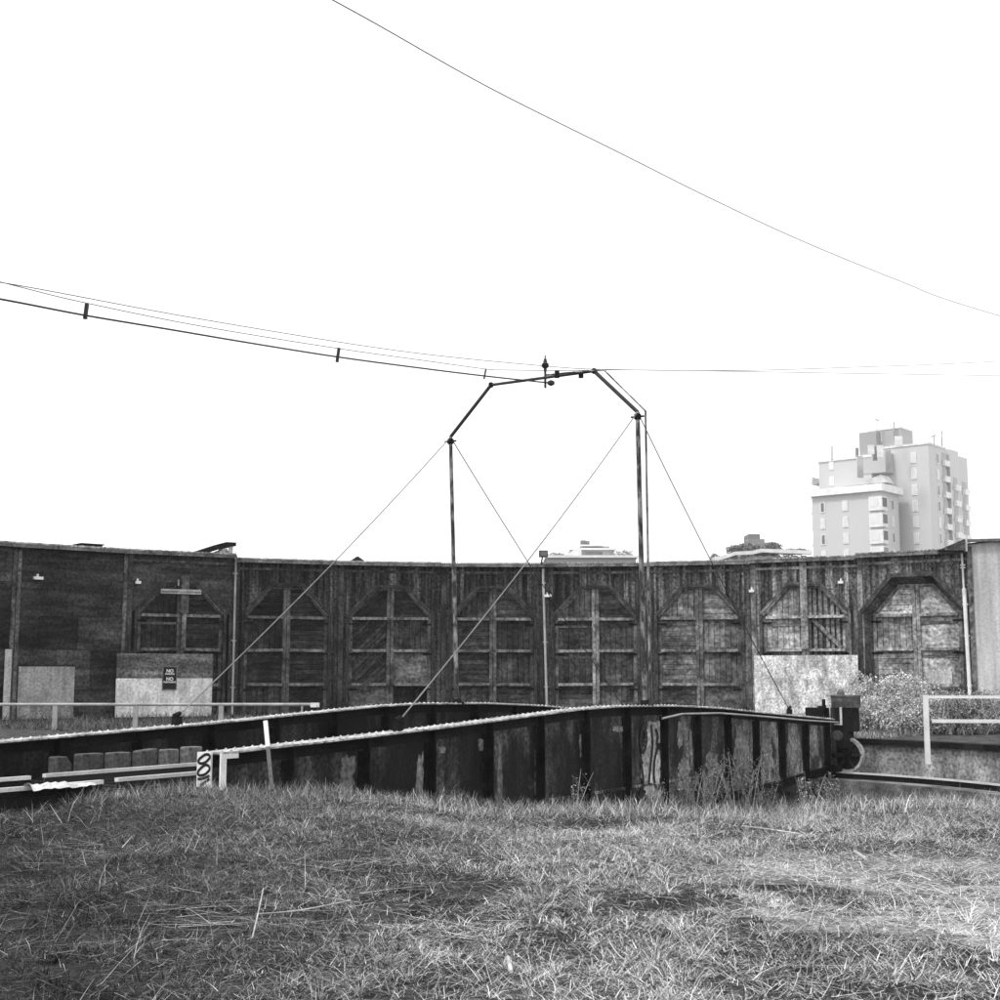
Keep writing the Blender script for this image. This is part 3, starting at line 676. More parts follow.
MW = Matrix.Translation((WX, WY, WZ)) @ Matrix.Rotation(R(90), 4, 'Y')
mb = MB(TB); mb.lathe([(WR - .07, -.07), (WR, -.07), (WR + .02, .07), (WR - .07, .07), (WR - .07, -.06)], 32, M=MW, tone=1.9, cap=False); wh = mb.build('drive_wheel', 'stone', d_o)
mb = MB(TB); mb.lathe([(.13, -.12), (.14, -.08), (.14, .1), (.1, .12)], 16, M=MW); mb.lathe([(WR - .06, -.02), (WR - .06, .02)], 28, M=MW)
for q in range(6):
    a = q * math.pi / 3; mb.beam((WX - .03, WY + .1 * math.cos(a), WZ + .1 * math.sin(a)), (WX - .03, WY + (WR - .05) * math.cos(a), WZ + (WR - .05) * math.sin(a)), .05, .09, up=(1, 0, 0), tone=2)
mb.build('wheel_centre', 'black_steel', wh)
mb = MB(TB); mb.lathe([(.12, -.1), (.17, 0), (.12, .16)], 14, M=Matrix.Translation((11.25, yo - .55, -.02)) @ Matrix.Rotation(R(90), 4, 'Y'), tone=1); mb.build('gearbox', 'dark_concrete', d_o)
mb = MB(TB); mb.tube([(11.0, yo - .5, WZ), (11.6, WY, WZ)], .06, 8); mb.build('axle', 'black_steel', d_o)
mb = MB(TB); mb.box(11.0, 11.5, yo - .6, yo - .35, -.98, -.8); mb.build('bearing_block', 'black_steel', d_o)
# matching plain wheels at the other corners
w0 = None
for (wx, wy) in ((11.3, HB - .3), (-11.45, HB - .6), (-11.45, -HB + .6)):
    MW2 = Matrix.Translation((wx, wy, -.63)) @ Matrix.Rotation(R(90), 4, 'Y')
    mb = MB(TB); mb.lathe([(.1, -.12), (.3, -.06), (.34, -.06), (.36, .06), (.3, .06), (.1, .12)], 24, M=MW2); mb.build('carrying_wheel', 'black_steel', br)
# centre pivot
mb = MB(TB); mb.lathe([(.9, -1.75), (.8, -1.4), (.5, -1.3), (.5, -.6)], 20); mb.build('centre_pivot', 'black_steel', br)

# ------------------------------------------------------------------ things on and round the bridge
blocks = [(55, 79), (80, 110), (110.5, 137), (137.5, 163), (163.5, 184), (184.5, 207)]
bl_lab = ['leftmost grey stone block on the bridge, chipped at its top corner', 'second grey block from the left on the bridge', 'third grey block from the left on the bridge',
          'third grey block from the right on the bridge, tilted', 'second grey block from the right on the bridge', 'rightmost pale grey block on the bridge, nearest the painted end plate']
def ray_t(px, off):                                    # along-bridge position where a picture column meets the line 'off' across
    r_ = (px - 500) / F; o = TB @ Vector((0, off, 0)); return (r_ * o.y - o.x) / (D_.x - r_ * D_.y)
for i, (a, b) in enumerate(blocks):
    off = HB - .75; ta, tb_ = ray_t(a, off + .1), ray_t(b, off - .1); h = [.33, .35, .34, .34, .34, .36][i]
    mb = MB(TB); tl = .03 if i == 3 else 0; z0 = .072
    p = [(ta, z0), (tb_, z0), (tb_, z0 + h - .02 + tl - (.1 if i == 0 else 0)), (tb_ - .02 - (.08 if i == 0 else 0), z0 + h + tl), (ta + .02, z0 + h), (ta, z0 + h - .02)]
    mb.prism(p, off - .1, off + .1, [.4, .42, .55, .48, .8, .9][i])
    o = mb.build('stone_block', 'stone'); tag(o, bl_lab[i], 'stone block', 'grey blocks lined up on the bridge deck')
    bv = o.modifiers.new('bevel', 'BEVEL'); bv.width = .02; bv.segments = 2
# crumpled white sheeting and approach rail at the left end
tg = TB @ Vector((-13.3, -.7, 0)); mb = MB()
n1, n2 = 26, 12; vs = []; fs = []
for i in range(n1):
    for j in range(n2):
        u = i / (n1 - 1); v = j / (n2 - 1)
        q = TB @ Vector((-14.1 + 1.0 * u, -.9 + .25 * v * (1 - .5 * u), .17 + .08 * math.sin(math.pi * v) * (1 - .6 * u) * (.6 + .8 * float(vnoise(i * .35, j * .35))) + .03 * float(vnoise(i, j, .7))))
        vs.append(q)
fs = [(i * n2 + j, (i + 1) * n2 + j, (i + 1) * n2 + j + 1, i * n2 + j + 1) for i in range(n1 - 1) for j in range(n2 - 1)]
mb.add(vs, fs, .8); tag(mb.build('plastic_sheet', 'white_paint'), 'crumpled white plastic sheet on the rail at the left end of the bridge', 'plastic sheet')
for y, lb in ((-.7175, 'bright approach rail at the left edge of the pit, nearer one'), (.7175, 'approach rail at the left edge of the pit, farther one')):
    ro = TB @ Vector((-14.5, y, 0)); r_ = empty('approach_rail', ro, math.atan2(D_.y, D_.x), lb, 'rail', 'approach rails left of the pit')
    mb = MB(TB); mb.box(-19, -12.85, y - .036, y + .036, .18, .23); mb.build('rail_head', 'rail_steel', r_)
    mb = MB(TB); mb.box(-19, -12.85, y - .07, y + .07, -.12, .09); mb.box(-19, -12.85, y - .012, y + .012, .09, .18); mb.build('rail_web', 'black_steel', r_)
# leaning stake in front of the near girder
b0 = G(272, 783, .1); b0 = P(272, 790, 16.6); t0 = P(265.5, 721, 16.9)
mid = b0 + (t0 - b0) * .62
sk = empty('stake', (b0.x, b0.y, b0.z), 0, 'thin leaning stake with a white top in front of the near girder', 'stake')
mb = MB(); mb.beam(b0, b0 + (t0 - b0) * .62, .045, .03, up=(0, 1, 0)); mb.build('shaft', 'bark', sk)
mb = MB(); mb.beam(b0 + (t0 - b0) * .62, t0, .05, .034, up=(0, 1, 0)); mb.build('painted_top', 'white_paint', sk)

# railings
rl = empty('left_railing', P(221, 715, 41.5) * 1, 0, 'long low weathered pipe railing in front of the leftmost doors', 'railing')
RY = 41.5; zt_ = P(200, 704.5, RY).z; x_end = P(318, 704, RY).x
mb = MB(); mb.tube([(-19, RY, zt_), (x_end - .05, RY, zt_), (x_end, RY - .02, zt_ - .08)], .045, 8, .8); mb.build('top_rail', 'galvanised', rl)
for px in (55, 135.5, 221, -30):
    x = P(px, 715, RY).x; mb = MB(); mb.box(x - .07, x + .07, RY - .03, RY + .03, -.3, zt_, .75); mb.build('post', 'galvanised', rl)
mb = MB(); mb.box(x_end - .22, x_end + .04, RY - .05, RY + .05, zt_ - .08, zt_ + .05); mb.build('end_cap', 'white_paint', rl)
x = P(302, 712, RY).x; mb = MB(); mb.tube([(x, RY, -.3), (x, RY, zt_)], .03, 6); mb.build('post', 'galvanised', rl)
pr = P(928, 764, 36.3); r2 = empty('right_railing', (pr.x, pr.y, pr.z), 0, 'white two-bar railing on the pit wall at the right', 'railing')
pt = P(927, 697, 36.3); q = Vector((5.5, -4.2, 0)).normalized()
mb = MB(); mb.box(pr.x - .06, pr.x + .06, pr.y - .05, pr.y + .05, pr.z, pt.z + .05); mb.build('post', 'white_paint', r2)
mb = MB(); d = Vector((1, -.12, 0)).normalized(); mb.beam(pt + d * .0, pt + d * 6, .1, .07); mb.build('top_rail', 'white_paint', r2)
p2 = P(932, 721, 36.3); mb = MB(); mb.beam(p2, p2 + d * 6, .05, .09); mb.build('middle_rail', 'white_paint', r2)
pz = pr + d * 4.6; mb = MB(); mb.box(pz.x - .06, pz.x + .06, pz.y - .05, pz.y + .05, -.2, pt.z + .0); mb.build('post', 'white_paint', r2)

# ------------------------------------------------------------------ overhead wires
def catmull(pts, n=10):
    out = []
    for i in range(len(pts) - 1):
        p = [pts[max(0, min(len(pts) - 1, i + j))] for j in (-1, 0, 1, 2)]
        for t in np.linspace(0, 1, n, endpoint=False):
            out.append(.5 * ((2 * p[1]) + (-p[0] + p[2]) * t + (2 * p[0] - 5 * p[1] + 4 * p[2] - p[3]) * t * t + (-p[0] + 3 * p[1] - 3 * p[2] + p[3]) * t ** 3))
    return out + [pts[-1]]
DL = lambda px: 29.75 - (545 - px) * 9.6 / 530                  # the feeder comes towards us on the left
fc = empty('feeder_cable', P(545, 382, 29.75), 0, 'thick black feeder cable running left from the arch with two dark clamps', 'cable')
cpts = [(-160, 268), (-60, 288), (16, 302), (86, 315.5), (170, 329.5), (250, 343), (338, 357), (420, 368), (485, 376), (550, 383)]
mb = MB(); mb.tube(catmull([P(x, y, DL(x)) for x, y in cpts], 5), .016, 8); mb.build('cable', 'wire', fc)
for (x, ya, yb) in ((86, 304, 319), (338, 348, 362), (485, 369, 379)):
    a = P(x + 1, ya, DL(x)); b = P(x - 1, yb, DL(x)); mb = MB(); mb.beam(a, b, .055 if x < 400 else .035, .055 if x < 400 else .035, up=(0, 1, 0)); mb.build('clamp', 'wire', fc)
a = P(551, 383, 29.7); mb = MB(Matrix.Translation(a)); mb.lathe([(.03, -.06), (.08, -.03), (.08, .03), (.03, .06)], 10); mb.build('end_knob', 'wire', fc)
mb = MB(); mb.tube(catmull([P(x, y, DL(x)) for x, y in [(-160, 240), (16, 286), (86, 303), (200, 326), (338, 348.5), (420, 360), (485, 369), (500, 370)]], 5) +
                   catmull([P(500, 370, 29.2), P(560, 370.5, 29.8), P(640, 370, 32), P(740, 371.5, 35), P(860, 373.5, 40), P(985, 375.5, 46), P(1250, 380, 56)], 6), .008, 5)
tag(mb.build('messenger_wire', 'thin_wire'), 'lower thin wire tied to the clamps of the feeder cable and passing the arch', 'wire')
mb = MB(); mb.tube(catmull([P(-160, 258, 17), P(16, 285, 20), P(200, 319, 23.3), P(400, 351, 27.2), P(545, 366, 30), P(610, 369.5, 31.5), P(740, 370.5, 35), P(860, 367, 40), P(985, 362, 46), P(1250, 348, 56)], 8), .008, 5)
tag(mb.build('span_wire', 'thin_wire'), 'upper thin wire sagging across the whole sky just above the arch', 'wire')
mb = MB(); mb.tube(catmull([P(230, -55, 14), P(362, 16, 16), P(490, 88, 18.3), P(620, 153, 21), P(710, 198, 23.5), P(800, 240, 26), P(900, 281, 30), P(980, 310, 33), P(1200, 372, 40)], 8), .0075, 6)
tag(mb.build('overhead_cable', 'thin_wire'), 'single thin cable crossing the upper right sky on a diagonal', 'cable')

# ------------------------------------------------------------------ far buildings
def rbox(T, mb, L1, L2, z0, z1, tone=1, inset=0):           # near corner at the local origin, left face along -u, right face along +v
    mb.T = T; mb.box(-L1 + inset, 0 - inset, inset, L2 - inset, z0, z1, tone)
def cornerT(px, Y, yaw=40): c = P(px, 490, Y); return Matrix.Translation((c.x, Y, 0)) @ Matrix.Rotation(-R(yaw), 4, 'Z')
tw = empty('apartment_tower', (P(900, 675, 234).x, 234, 0), 0, 'pale tall stepped apartment tower in haze, rising behind the right end of the roundhouse', 'apartment tower')
zp = lambda y, Y=234: P(900, y, Y).z
mb = MB()
TM = cornerT(930, 234); TW_ = cornerT(880, 230); TL = cornerT(872, 238)
rbox(TM, mb, 9.6, 7.3, 0, zp(444), 1); mb.box(0.2 , 1.5, 1.5, 9.6, 0, zp(447), 1) if 0 else None
rbox(TW_, mb, 12.6, 7.2, 0, zp(491, 230), 1)
rbox(TL, mb, 10, 14, 0, zp(457, 238), .97)
rbox(cornerT(951, 240), mb, 6, 4, 0, zp(449, 240), 1); rbox(cornerT(960, 246), mb, 8, 4, 0, zp(456, 246), .97)
rbox(cornerT(903, 238), mb, 6, 5, zp(450), zp(428, 238), .7); rbox(cornerT(878, 239), mb, 3.2, 3, zp(457), zp(431, 239), .6); rbox(cornerT(888, 236), mb, 4.5, 3, zp(470), zp(450), .85)
bw_ = mb.build('wall', 'tower_wall', tw)
mb = MB()
def par(T, L1, L2, z, h=.7, o=.35, tone=1): mb.T = T; mb.box(-L1 - .1, o, -o, L2 + o, z, z + h, tone)
par(TW_, 12.6, 7.2, zp(491, 230), 1.2, .7, 1.1); par(TM, 9.6, 7.3, zp(444), .35, .15); par(TL, 10, 14, zp(457, 238), .4, .2); par(cornerT(903, 238), 6, 5, zp(428, 238), .25, .1)
mb.build('parapet', 'white_paint', tw)
mb = MB(cornerT(876, 233)); mb.prism([(-6, zp(484)), (2, zp(484)), (1.0, zp(476)), (-1, zp(479))], 0, 3, .95); mb.build('sloped_roof', 'tower_wall', tw)
wi = MB(); gl = MB(); dg = MB()
def win(T, u, z, face, wd=.55, h=1.5, dark=False):
    for b_, w2, y0_, y1_ in ((wi, wd, -.1, .02), (dg if dark else gl, wd * .62, -.13, -.1)):
        b_.T = T; e = 0 if b_ is wi else .2
        if face == 'L': b_.box(u - w2, u + w2, y0_, y1_, z + e, z + h - e / 2)
        else: b_.box(-y1_, -y0_, u - w2, u + w2, z + e, z + h - e / 2)
for i in range(14):
    zz = zp(449) - 2.8 * i - 2.2
    if zz < 2: break
    win(TM, -2.7, zz, 'L', .5, 1.9); win(TM, 3.6, zz, 'R', .5, 1.9, i % 3 != 1)
    if i > 1:
        win(TM, -6.9, zz, 'L', .35, 1.4)
for i in range(12):
    zz = zp(497, 230) - 2.8 * i - 1.9
    if zz < 2: break
    win(TW_, -6.4, zz, 'L', .5, 1.8); win(TW_, -10.6, zz, 'L', .45, 1.8, i % 2 == 0); win(TW_, 4.6, zz, 'R', .5, 1.8, i % 2 == 0)
    wi.T = TW_; wi.box(-1.9, .5, -.5, 1.6, zz - .35, zz + 2.0)             # corner bay
    gl.T = TW_; gl.box(-1.7, -.15, -.53, -.5, zz + .25, zz + 1.8); dg.T = TW_; dg.box(.5, .53, -.3, 1.4, zz + .25, zz + 1.8, .6 if i < 3 else 1.5)
for i in range(5):
    win(TL, -7.5, zp(466, 238) - 2.8 * i, 'L', .45, 1.6)
ws = build_each(wi, 'window', 'white_paint', tw)
for q_, m_ in ((gl, 'glass'), (dg, 'dark_glass')):
    for pn in build_each(q_, 'pane', m_, tw):
        c_ = sum((v.co for v in pn.data.vertices), Vector()) / len(pn.data.vertices)
        best = min(ws, key=lambda w_: ((sum((v.co for v in w_.data.vertices), Vector()) / len(w_.data.vertices)) - c_).length); pn.parent = best
mb = MB(); bs = MB()
for i in range(13):                                                      # balconies at both edges
    zz = zp(489, 230) - 2.8 * i - .2
    if zz > 2: bs.T = TW_; bs.box(-13.3, -12.61, 1, 4, zz - .25, zz, .8); mb.T = TW_; mb.box(-13.2, -13.1, 1, 4, zz, zz + 1.1)
    zz = zp(462) - 2.8 * i
    if zz > 2:
        for T, x, y in ((TM, 0, 5.6), (cornerT(951, 240), 0, 1), (cornerT(960, 246), 0, 1)):
            z_ = zz - (4 if T is not TM else 0)
            if z_ < 2: continue
            mb.T = T; mb.box(x + .05, x + .6, y, y + 2.2, z_, z_ + 1.0); bs.T = T; bs.box(x + .02, x + .06, y + .2, y + 2, z_ + 1.05, z_ + 2.4, .75)
    if i < 2: zz = zp(460, 238) - 2.8 * i - .4; bs.T = TL; bs.box(-12, -10.9, 1, 4, zz - 2.8, zz - 2.5, .7); mb.T = TL; mb.box(-12, -11.9, 1, 4, zz - 2.5, zz - 1.4); 
build_each(mb, 'balcony', 'white_paint', tw); build_each(bs, 'balcony_recess', 'tower_wall', tw)
mb = MB()
for (px, y0_, y1_, r_) in ((832, 458, 446, .12), (877, 432, 418, .06), (894, 432, 422, .12), (942, 444, 431, .1), (857, 455, 448, .3), (934, 443, 436, .08)):
    mb = MB(); a = P(px, y0_ + 2, 235); b = P(px, y1_, 235); mb.tube([a, b], r_, 5, 1)
    if px == 934: mb.beam(P(931, 437, 235), P(936, 435, 235), .2, .2)
    if px == 877: mb.beam(P(874, 419, 235), P(880, 421, 235), .1, .1)
    mb.build('antenna', 'concrete', tw)
mb = MB()
for (px, y0_, y1_, w_, tn) in ((874.5, 448, 461, .35, 1.3), (882.5, 432, 442, .3, 2), (860, 458, 478, .5, 2.2), (888, 452, 472, .45, 2.2), (896, 430, 440, .4, 1.6)):
    a = P(px, y1_, 232.5 if y0_ > 440 else 234); mb.T = cornerT(px, 232.2 if y0_ > 440 else 235.0); mb.T = Matrix.Translation((a.x, a.y - .5, 0)); mb.box(-w_, w_, 0, .4, a.z, P(px, y0_, 234).z, tn)
build_each(mb, 'vent_stack', 'dark_glass', tw)
mb = MB()
for (px, y0_, y1_, w_) in ((870, 446, 455, .5), (879, 446, 458, .5), (897.5, 437, 447, .6)):
    a = P(px, y1_, 232); mb.T = Matrix.Translation((a.x, a.y - 1, 0)); mb.box(-w_, w_, 0, .4, a.z, P(px, y0_, 232).z)
build_each(mb, 'duct', 'white_paint', tw)

def leafcloud(name, m, centers, n, size, tone, origin, spread=.35, up=0):
    """centers: list of (x,y,z,rx,ry,rz); small quads scattered in the volume"""
    C_ = np.array(centers, float); w_ = (C_[:, 3] * C_[:, 4] * C_[:, 5]) ** .66; pick = rng.choice(len(C_), n, p=w_ / w_.sum())
    d = rng.normal(size=(n, 3)); d /= np.linalg.norm(d, axis=1)[:, None]; rad = rng.random(n) ** .45 * (1 + spread * (rng.random(n) - .5))
    c = C_[pick, :3] + d * rad[:, None] * C_[pick, 3:6]
    u = rng.normal(size=(n, 3)); u /= np.linalg.norm(u, axis=1)[:, None]; v = np.cross(u, rng.normal(size=(n, 3))); v /= np.linalg.norm(v, axis=1)[:, None]
    s = size * rng.uniform(.5, 1.4, n)[:, None]
    V = np.stack([c - u * s, c - v * s * .45, c + u * s, c + v * s * .45], 1).reshape(-1, 3); Q = np.arange(4 * n).reshape(-1, 4)
    cl = rng.uniform(.7, 1.35, len(C_))[pick]
    return np_mesh(name, m, V, Q, tone * cl * rng.uniform(.5, 1.6, n), origin)
def as_child(o, root):
    o.location = Vector(o.location) - root.location; o.parent = root; return o

# low terraced block A (behind the arch's right leg, left)
YA = 180; cA = P(592, 560, YA)
lb = empty('terrace_block', (cA.x, YA, 0), 0, 'white-edged low apartment block with roof terraces, just left of the right arch leg', 'apartment block')
X = lambda px, Y=YA: P(px, 560, Y).x; Z = lambda py, Y=YA: P(592, py, Y).z
mb = MB(); mb.tone = .7; mb.box(X(547), X(636), YA, YA + 14, 0, Z(558)); mb.box(X(572), X(616), YA + 3, YA + 12, Z(558), Z(548)); mb.box(X(583), X(612), YA + 4, YA + 11, Z(548), Z(543.5), .55)
mb.box(X(583), X(588), YA + 4.5, YA + 6, Z(544), Z(537), .35); mb.box(X(588.5), X(592), YA + 4.6, YA + 6, Z(544), Z(537.5), .4); mb.build('wall', 'tower_wall', lb)
mb = MB(); mb.box(X(545), X(638), YA - .5, YA + 14.5, Z(558) + .01, Z(555.5)); mb.box(X(571), X(618), YA + 2.6, YA + 12.4, Z(548), Z(548) + .25); mb.box(X(582), X(605), YA + 3.6, YA + 11.4, Z(543.5), Z(543.5) + .2); mb.build('parapet', 'white_paint', lb)
mb = MB(); mb.box(X(587), X(604), YA + 2.9, YA + 3.0, Z(554), Z(550)); mb.box(X(587), X(604), YA + 3.9, YA + 4.0, Z(547.3), Z(544.5)); mb.box(X(584), X(586), YA + 4.4, YA + 4.5, Z(541.5), Z(539.8)); mb.box(X(590), X(592), YA + 4.45, YA + 4.55, Z(542), Z(540.6)); build_each(mb, 'window', 'dark_glass', lb)
mb = MB(); mb.prism([(X(566), Z(555)), (X(574), Z(549)), (X(582), Z(548)), (X(582), Z(555))], YA + 1, YA + 3, .9); mb.build('sloped_roof', 'white_paint', lb)
as_child(leafcloud('roof_planting', 'leaf', [(X(555), YA + 2, Z(555), 1, 1, .45), (X(561), YA + 2, Z(555), .8, 1, .4), (X(621), YA + 2, Z(554.5), 1.2, 1, .6), (X(629), YA + 2, Z(554), .8, .8, .8), (X(626), YA + 2, Z(552.5), .4, .4, .5)], 1500, .16, .3, (cA.x, YA, 0)), lb)
# block B with a wooded roof terrace
YB = 150; cB = P(765, 560, YB); X = lambda px: P(px, 560, YB).x; Z = lambda py: P(765, py, YB).z
tbk = empty('garden_block', (cB.x, YB, 0), 0, 'low pale apartment block with dark trees on its roof, left of the tower', 'apartment block')
mb = MB(); mb.box(X(716), X(812), YB + .6, YB + 16, 0, Z(556)); mb.box(X(750), X(786), YB + 5, YB + 12, Z(556), Z(543), .6); mb.box(X(759), X(771), YB + 6, YB + 9, Z(543), Z(528.5), .36); mb.build('wall', 'tower_wall', tbk)
mb = MB()
pl = [(713, 559.5), (735, 552.5), (752, 551.8), (762, 549.5), (812, 551.5)]
for (xa, ya), (xb, yb) in zip(pl[:-1], pl[1:]): mb.beam((X(xa), YB + .2, Z(ya + 1)), (X(xb), YB + .2, Z(yb + 1)), .8, .38)
mb.build('parapet', 'white_paint', tbk)
mb = MB()
for q in range(9): mb.box(X(733 + q * 8.6), X(733 + q * 8.6 + 5.6), YB + .5, YB + .58, Z(559), Z(555.2), random.uniform(.9, 2.2))
build_each(mb, 'window', 'dark_glass', tbk)
mb = MB(); mb.beam((X(729), YB + 2, Z(546.5)), (X(742), YB + 2, Z(545.2)), .6, .12); mb.tube([(X(730), YB + 2, Z(552)), (X(730), YB + 2, Z(546.5))], .06, 5); mb.tube([(X(739), YB + 2, Z(552)), (X(739), YB + 2, Z(546))], .06, 5); mb.build('pergola', 'dark_glass', tbk)
mb = MB(); mb.box(X(752), X(783), YB + 3.4, YB + 5, Z(548), Z(539.5), .5); mb.box(X(757), X(774), YB + 5.1, YB + 6.9, Z(541), Z(534.5), .45); mb.build('penthouse', 'tower_wall', tbk)
tr = [(X(px_), YB + 4 + random.uniform(-1.5, 1.5), Z(py_), rx, 1.2, rz) for px_, py_, rx, rz in ((720, 555.5, .5, .5), (741, 547, .9, .6), (749, 546, .8, .6), (757, 544.5, .8, .6), (765, 546, .9, .5), (772, 545, .7, .5), (779, 544.5, .9, .6), (785, 546, .8, .8), (798, 549, 1.0, .4), (806, 549.5, .8, .35), (755, 547, 1.3, .8), (775, 548, 1.3, .7))]
as_child(leafcloud('roof_planting', 'leaf', tr, 9000, .13, .17, (cB.x, YB, 0)), tbk)

# bare tree above the roof, far left of centre; pale colour stands in for haze
bt_ = P(315, 575, 120); tre = empty('bare_tree', (bt_.x, 120, 0), 0, 'faint bare winter tree top above the roof line, left of the arch', 'tree')
mb = MB(); mb.tube([(bt_.x, 120, 0), (bt_.x + .1, 120, 6), (bt_.x, 120, 9.5)], [.22, .15, .06], 6); mb.build('trunk', 'tower_wall', tre)
mb = MB()
for i in range(60):
    z = random.uniform(6, 10); a = random.uniform(0, 6.28); L_ = random.uniform(.8, 2.2); mb.tube([(bt_.x, 120, z), (bt_.x + math.cos(a) * L_ * .5, 120 + math.sin(a) * L_ * .5, z + L_ * .5), (bt_.x + math.cos(a) * L_, 120 + math.sin(a) * L_, z + L_ * 1.1)], [.02, .014, .008], 3)
mb.build('crown', 'tower_wall', tre)

# ------------------------------------------------------------------ grass
def blades(name, x, y, z, length, width, lean, az, tone, m='grass', curl=.6):
    n = len(x); L_ = length; ts = np.array([0, .35, .7, 1.0]); dirx = np.cos(az); diry = np.sin(az)
    wa = az + np.pi / 2 + rng.normal(0, .6, n); wx = np.cos(wa); wy = np.sin(wa); Vv = np.empty((n, 8, 3)); px_ = np.zeros(n); pz_ = np.zeros(n); pt = 0
    for i, t in enumerate(ts):
        ang = lean + curl * t * rng.uniform(.3, 1.6, n)
        if i: st = (t - pt) * L_; px_ = px_ + np.sin(ang) * st; pz_ = pz_ + np.cos(ang) * st
        pt = t; ww = width * (1 - t * .85) / 2
        cx_ = x + dirx * px_; cy_ = y + diry * px_; cz_ = z + np.maximum(pz_, .004)
        Vv[:, 2 * i] = np.stack([cx_ - wx * ww, cy_ - wy * ww, cz_], 1); Vv[:, 2 * i + 1] = np.stack([cx_ + wx * ww, cy_ + wy * ww, cz_], 1)
    b = (np.arange(n) * 8)[:, None]; Qs = np.stack([b + np.array([0, 1, 3, 2]), b + np.array([2, 3, 5, 4]), b + np.array([4, 5, 7, 6])], 1).reshape(-1, 4)
    return np_mesh(name, m, Vv.reshape(-1, 3), Qs, np.repeat(tone, 3))

def front_field(n):
    y = np.sqrt(rng.uniform(5.5 ** 2, 19.9 ** 2, n)); x = rng.uniform(-.42, .42, n) * (y + 1.2)
    r = np.hypot(x - CX, y - CY); k = r > RP + .03; return x[k], y[k]
def grass_patch(x, y, ox, oy, L_, az, lean, label, straw_p, name, dark=1.0):
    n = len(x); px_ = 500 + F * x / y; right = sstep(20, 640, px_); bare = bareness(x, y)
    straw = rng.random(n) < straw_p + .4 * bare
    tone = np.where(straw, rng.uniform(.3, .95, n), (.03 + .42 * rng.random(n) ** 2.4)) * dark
    tone = np.minimum(.9, tone * (.2 + 1.28 * right) * (.45 + 1.25 * vnoise(x + 30, y, 1.1)))  # darker toward picture left: greener blades plus vignette-like shading put into the tone
    W_ = rng.uniform(.0026, .0062, n); lean = np.where(straw, np.maximum(lean, rng.uniform(.5, 1.5, n)), lean)
    return tag(blades(name, x + ox, y + oy, hgt(x, y) - .012, L_, W_, lean, az, tone, curl=1.2), label, 'grass', kind='stuff')
gaps = [(G(*c_), a_, b_) for c_, a_, b_ in (((250, 914), .75, .22), ((440, 935), .3, .16), ((660, 868), .4, .2), ((215, 935), .4, .16), ((350, 880), .3, .2), ((85, 860), .4, .3), ((780, 885), .5, .15), ((560, 845), .3, .2), ((900, 870), .5, .2), ((390, 820), .4, .3))]
def gap(x, y):
    g_ = .75 * sstep(.72, .8, vnoise(x * 1.0 + 41, y * 1.6 + 5, 1.9))
    for c_, a_, b_ in gaps: g_ = np.maximum(g_, .93 * (1 - sstep(.55, 1.1, np.hypot((x - c_.x) / a_, (y - c_.y) / b_) + .5 * (vnoise(x, y, 6) - .5))))
    return g_
# low sward
x, y = front_field(260000); bare = bareness(x, y); k = rng.random(len(x)) > np.maximum(.6 * bare, gap(x, y)); x, y = x[k], y[k]; n = len(x)
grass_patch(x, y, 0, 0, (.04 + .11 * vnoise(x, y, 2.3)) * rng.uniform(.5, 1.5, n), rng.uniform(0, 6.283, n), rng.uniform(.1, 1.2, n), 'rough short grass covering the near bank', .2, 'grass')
# tussocks
T_ = 15500; tx, ty = front_field(T_ * 1); k = rng.random(len(tx)) > np.maximum(.85 * bareness(tx, ty), gap(tx, ty)); tx, ty = tx[k], ty[k]; k = rng.random(len(tx)) < .25 + 1.1 * sstep(.3, .65, vnoise(tx + 3, ty + 8, 1.7)); tx, ty = tx[k], ty[k]; T_ = len(tx)
per = 34; idx = np.repeat(np.arange(T_), per); n = len(idx); tl = rng.uniform(.09, .24, T_) * (.6 + .7 * vnoise(tx, ty, .9)); td = rng.uniform(.55, 1.6, T_); tr_ = rng.uniform(.02, .09, T_)
az = rng.uniform(0, 6.283, n) ; rad = tr_[idx] * np.sqrt(rng.random(n)); tw_ = rng.uniform(0, 6.283, T_)[idx]; az2 = np.where(rng.random(n) < .35, tw_ + rng.normal(0, .5, n), az + rng.normal(0, .5, n))
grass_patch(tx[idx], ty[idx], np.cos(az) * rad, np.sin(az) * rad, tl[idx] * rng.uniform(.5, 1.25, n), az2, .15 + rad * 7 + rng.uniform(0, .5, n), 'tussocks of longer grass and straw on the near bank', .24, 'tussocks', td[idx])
# matted straw lying flat
n = 150000; x, y = front_field(n * 1); n = len(x); px_ = 500 + F * x / y
bare = bareness(x, y)
k = rng.random(n) < .13 + .87 * bare; x, y, px_ = x[k], y[k], px_[k]; n = len(x)
tag(blades('straw', x, y, hgt(x, y) + rng.uniform(0, .07, n), rng.uniform(.06, .3, n) * (1 + .5 * (rng.random(n) < .08)), rng.uniform(.0022, .0055, n), rng.uniform(1.2, 1.6, n), rng.uniform(0, 6.28, n), rng.uniform(.25, 1.0, n) * (.45 + .55 * sstep(150, 700, px_)), curl=.15),  # straw tone carries the same shading toward picture left
    'matted dead straw lying through the grass', 'straw', kind='stuff')
# long fallen stalks lying in drifts round the hollows
hx = []; hy = []
for c_, a_, b_ in gaps:
    m_ = 26; hx.append(c_.x + rng.normal(0, a_ * .7, m_)); hy.append(c_.y + rng.normal(0, b_ * .9, m_))
x = np.concatenate(hx); y = np.concatenate(hy); n = len(x)
tag(blades('long_straw', x, y, hgt(x, y) + rng.uniform(.03, .11, n), rng.uniform(.25, .7, n), rng.uniform(.005, .009, n), rng.uniform(1.3, 1.58, n), rng.normal(.1, .6, n) + np.pi * (rng.random(n) < .5), rng.uniform(.2, .8, n), curl=.12), 'long dead stalks lying in drifts round the dark hollows', 'straw', kind='stuff')
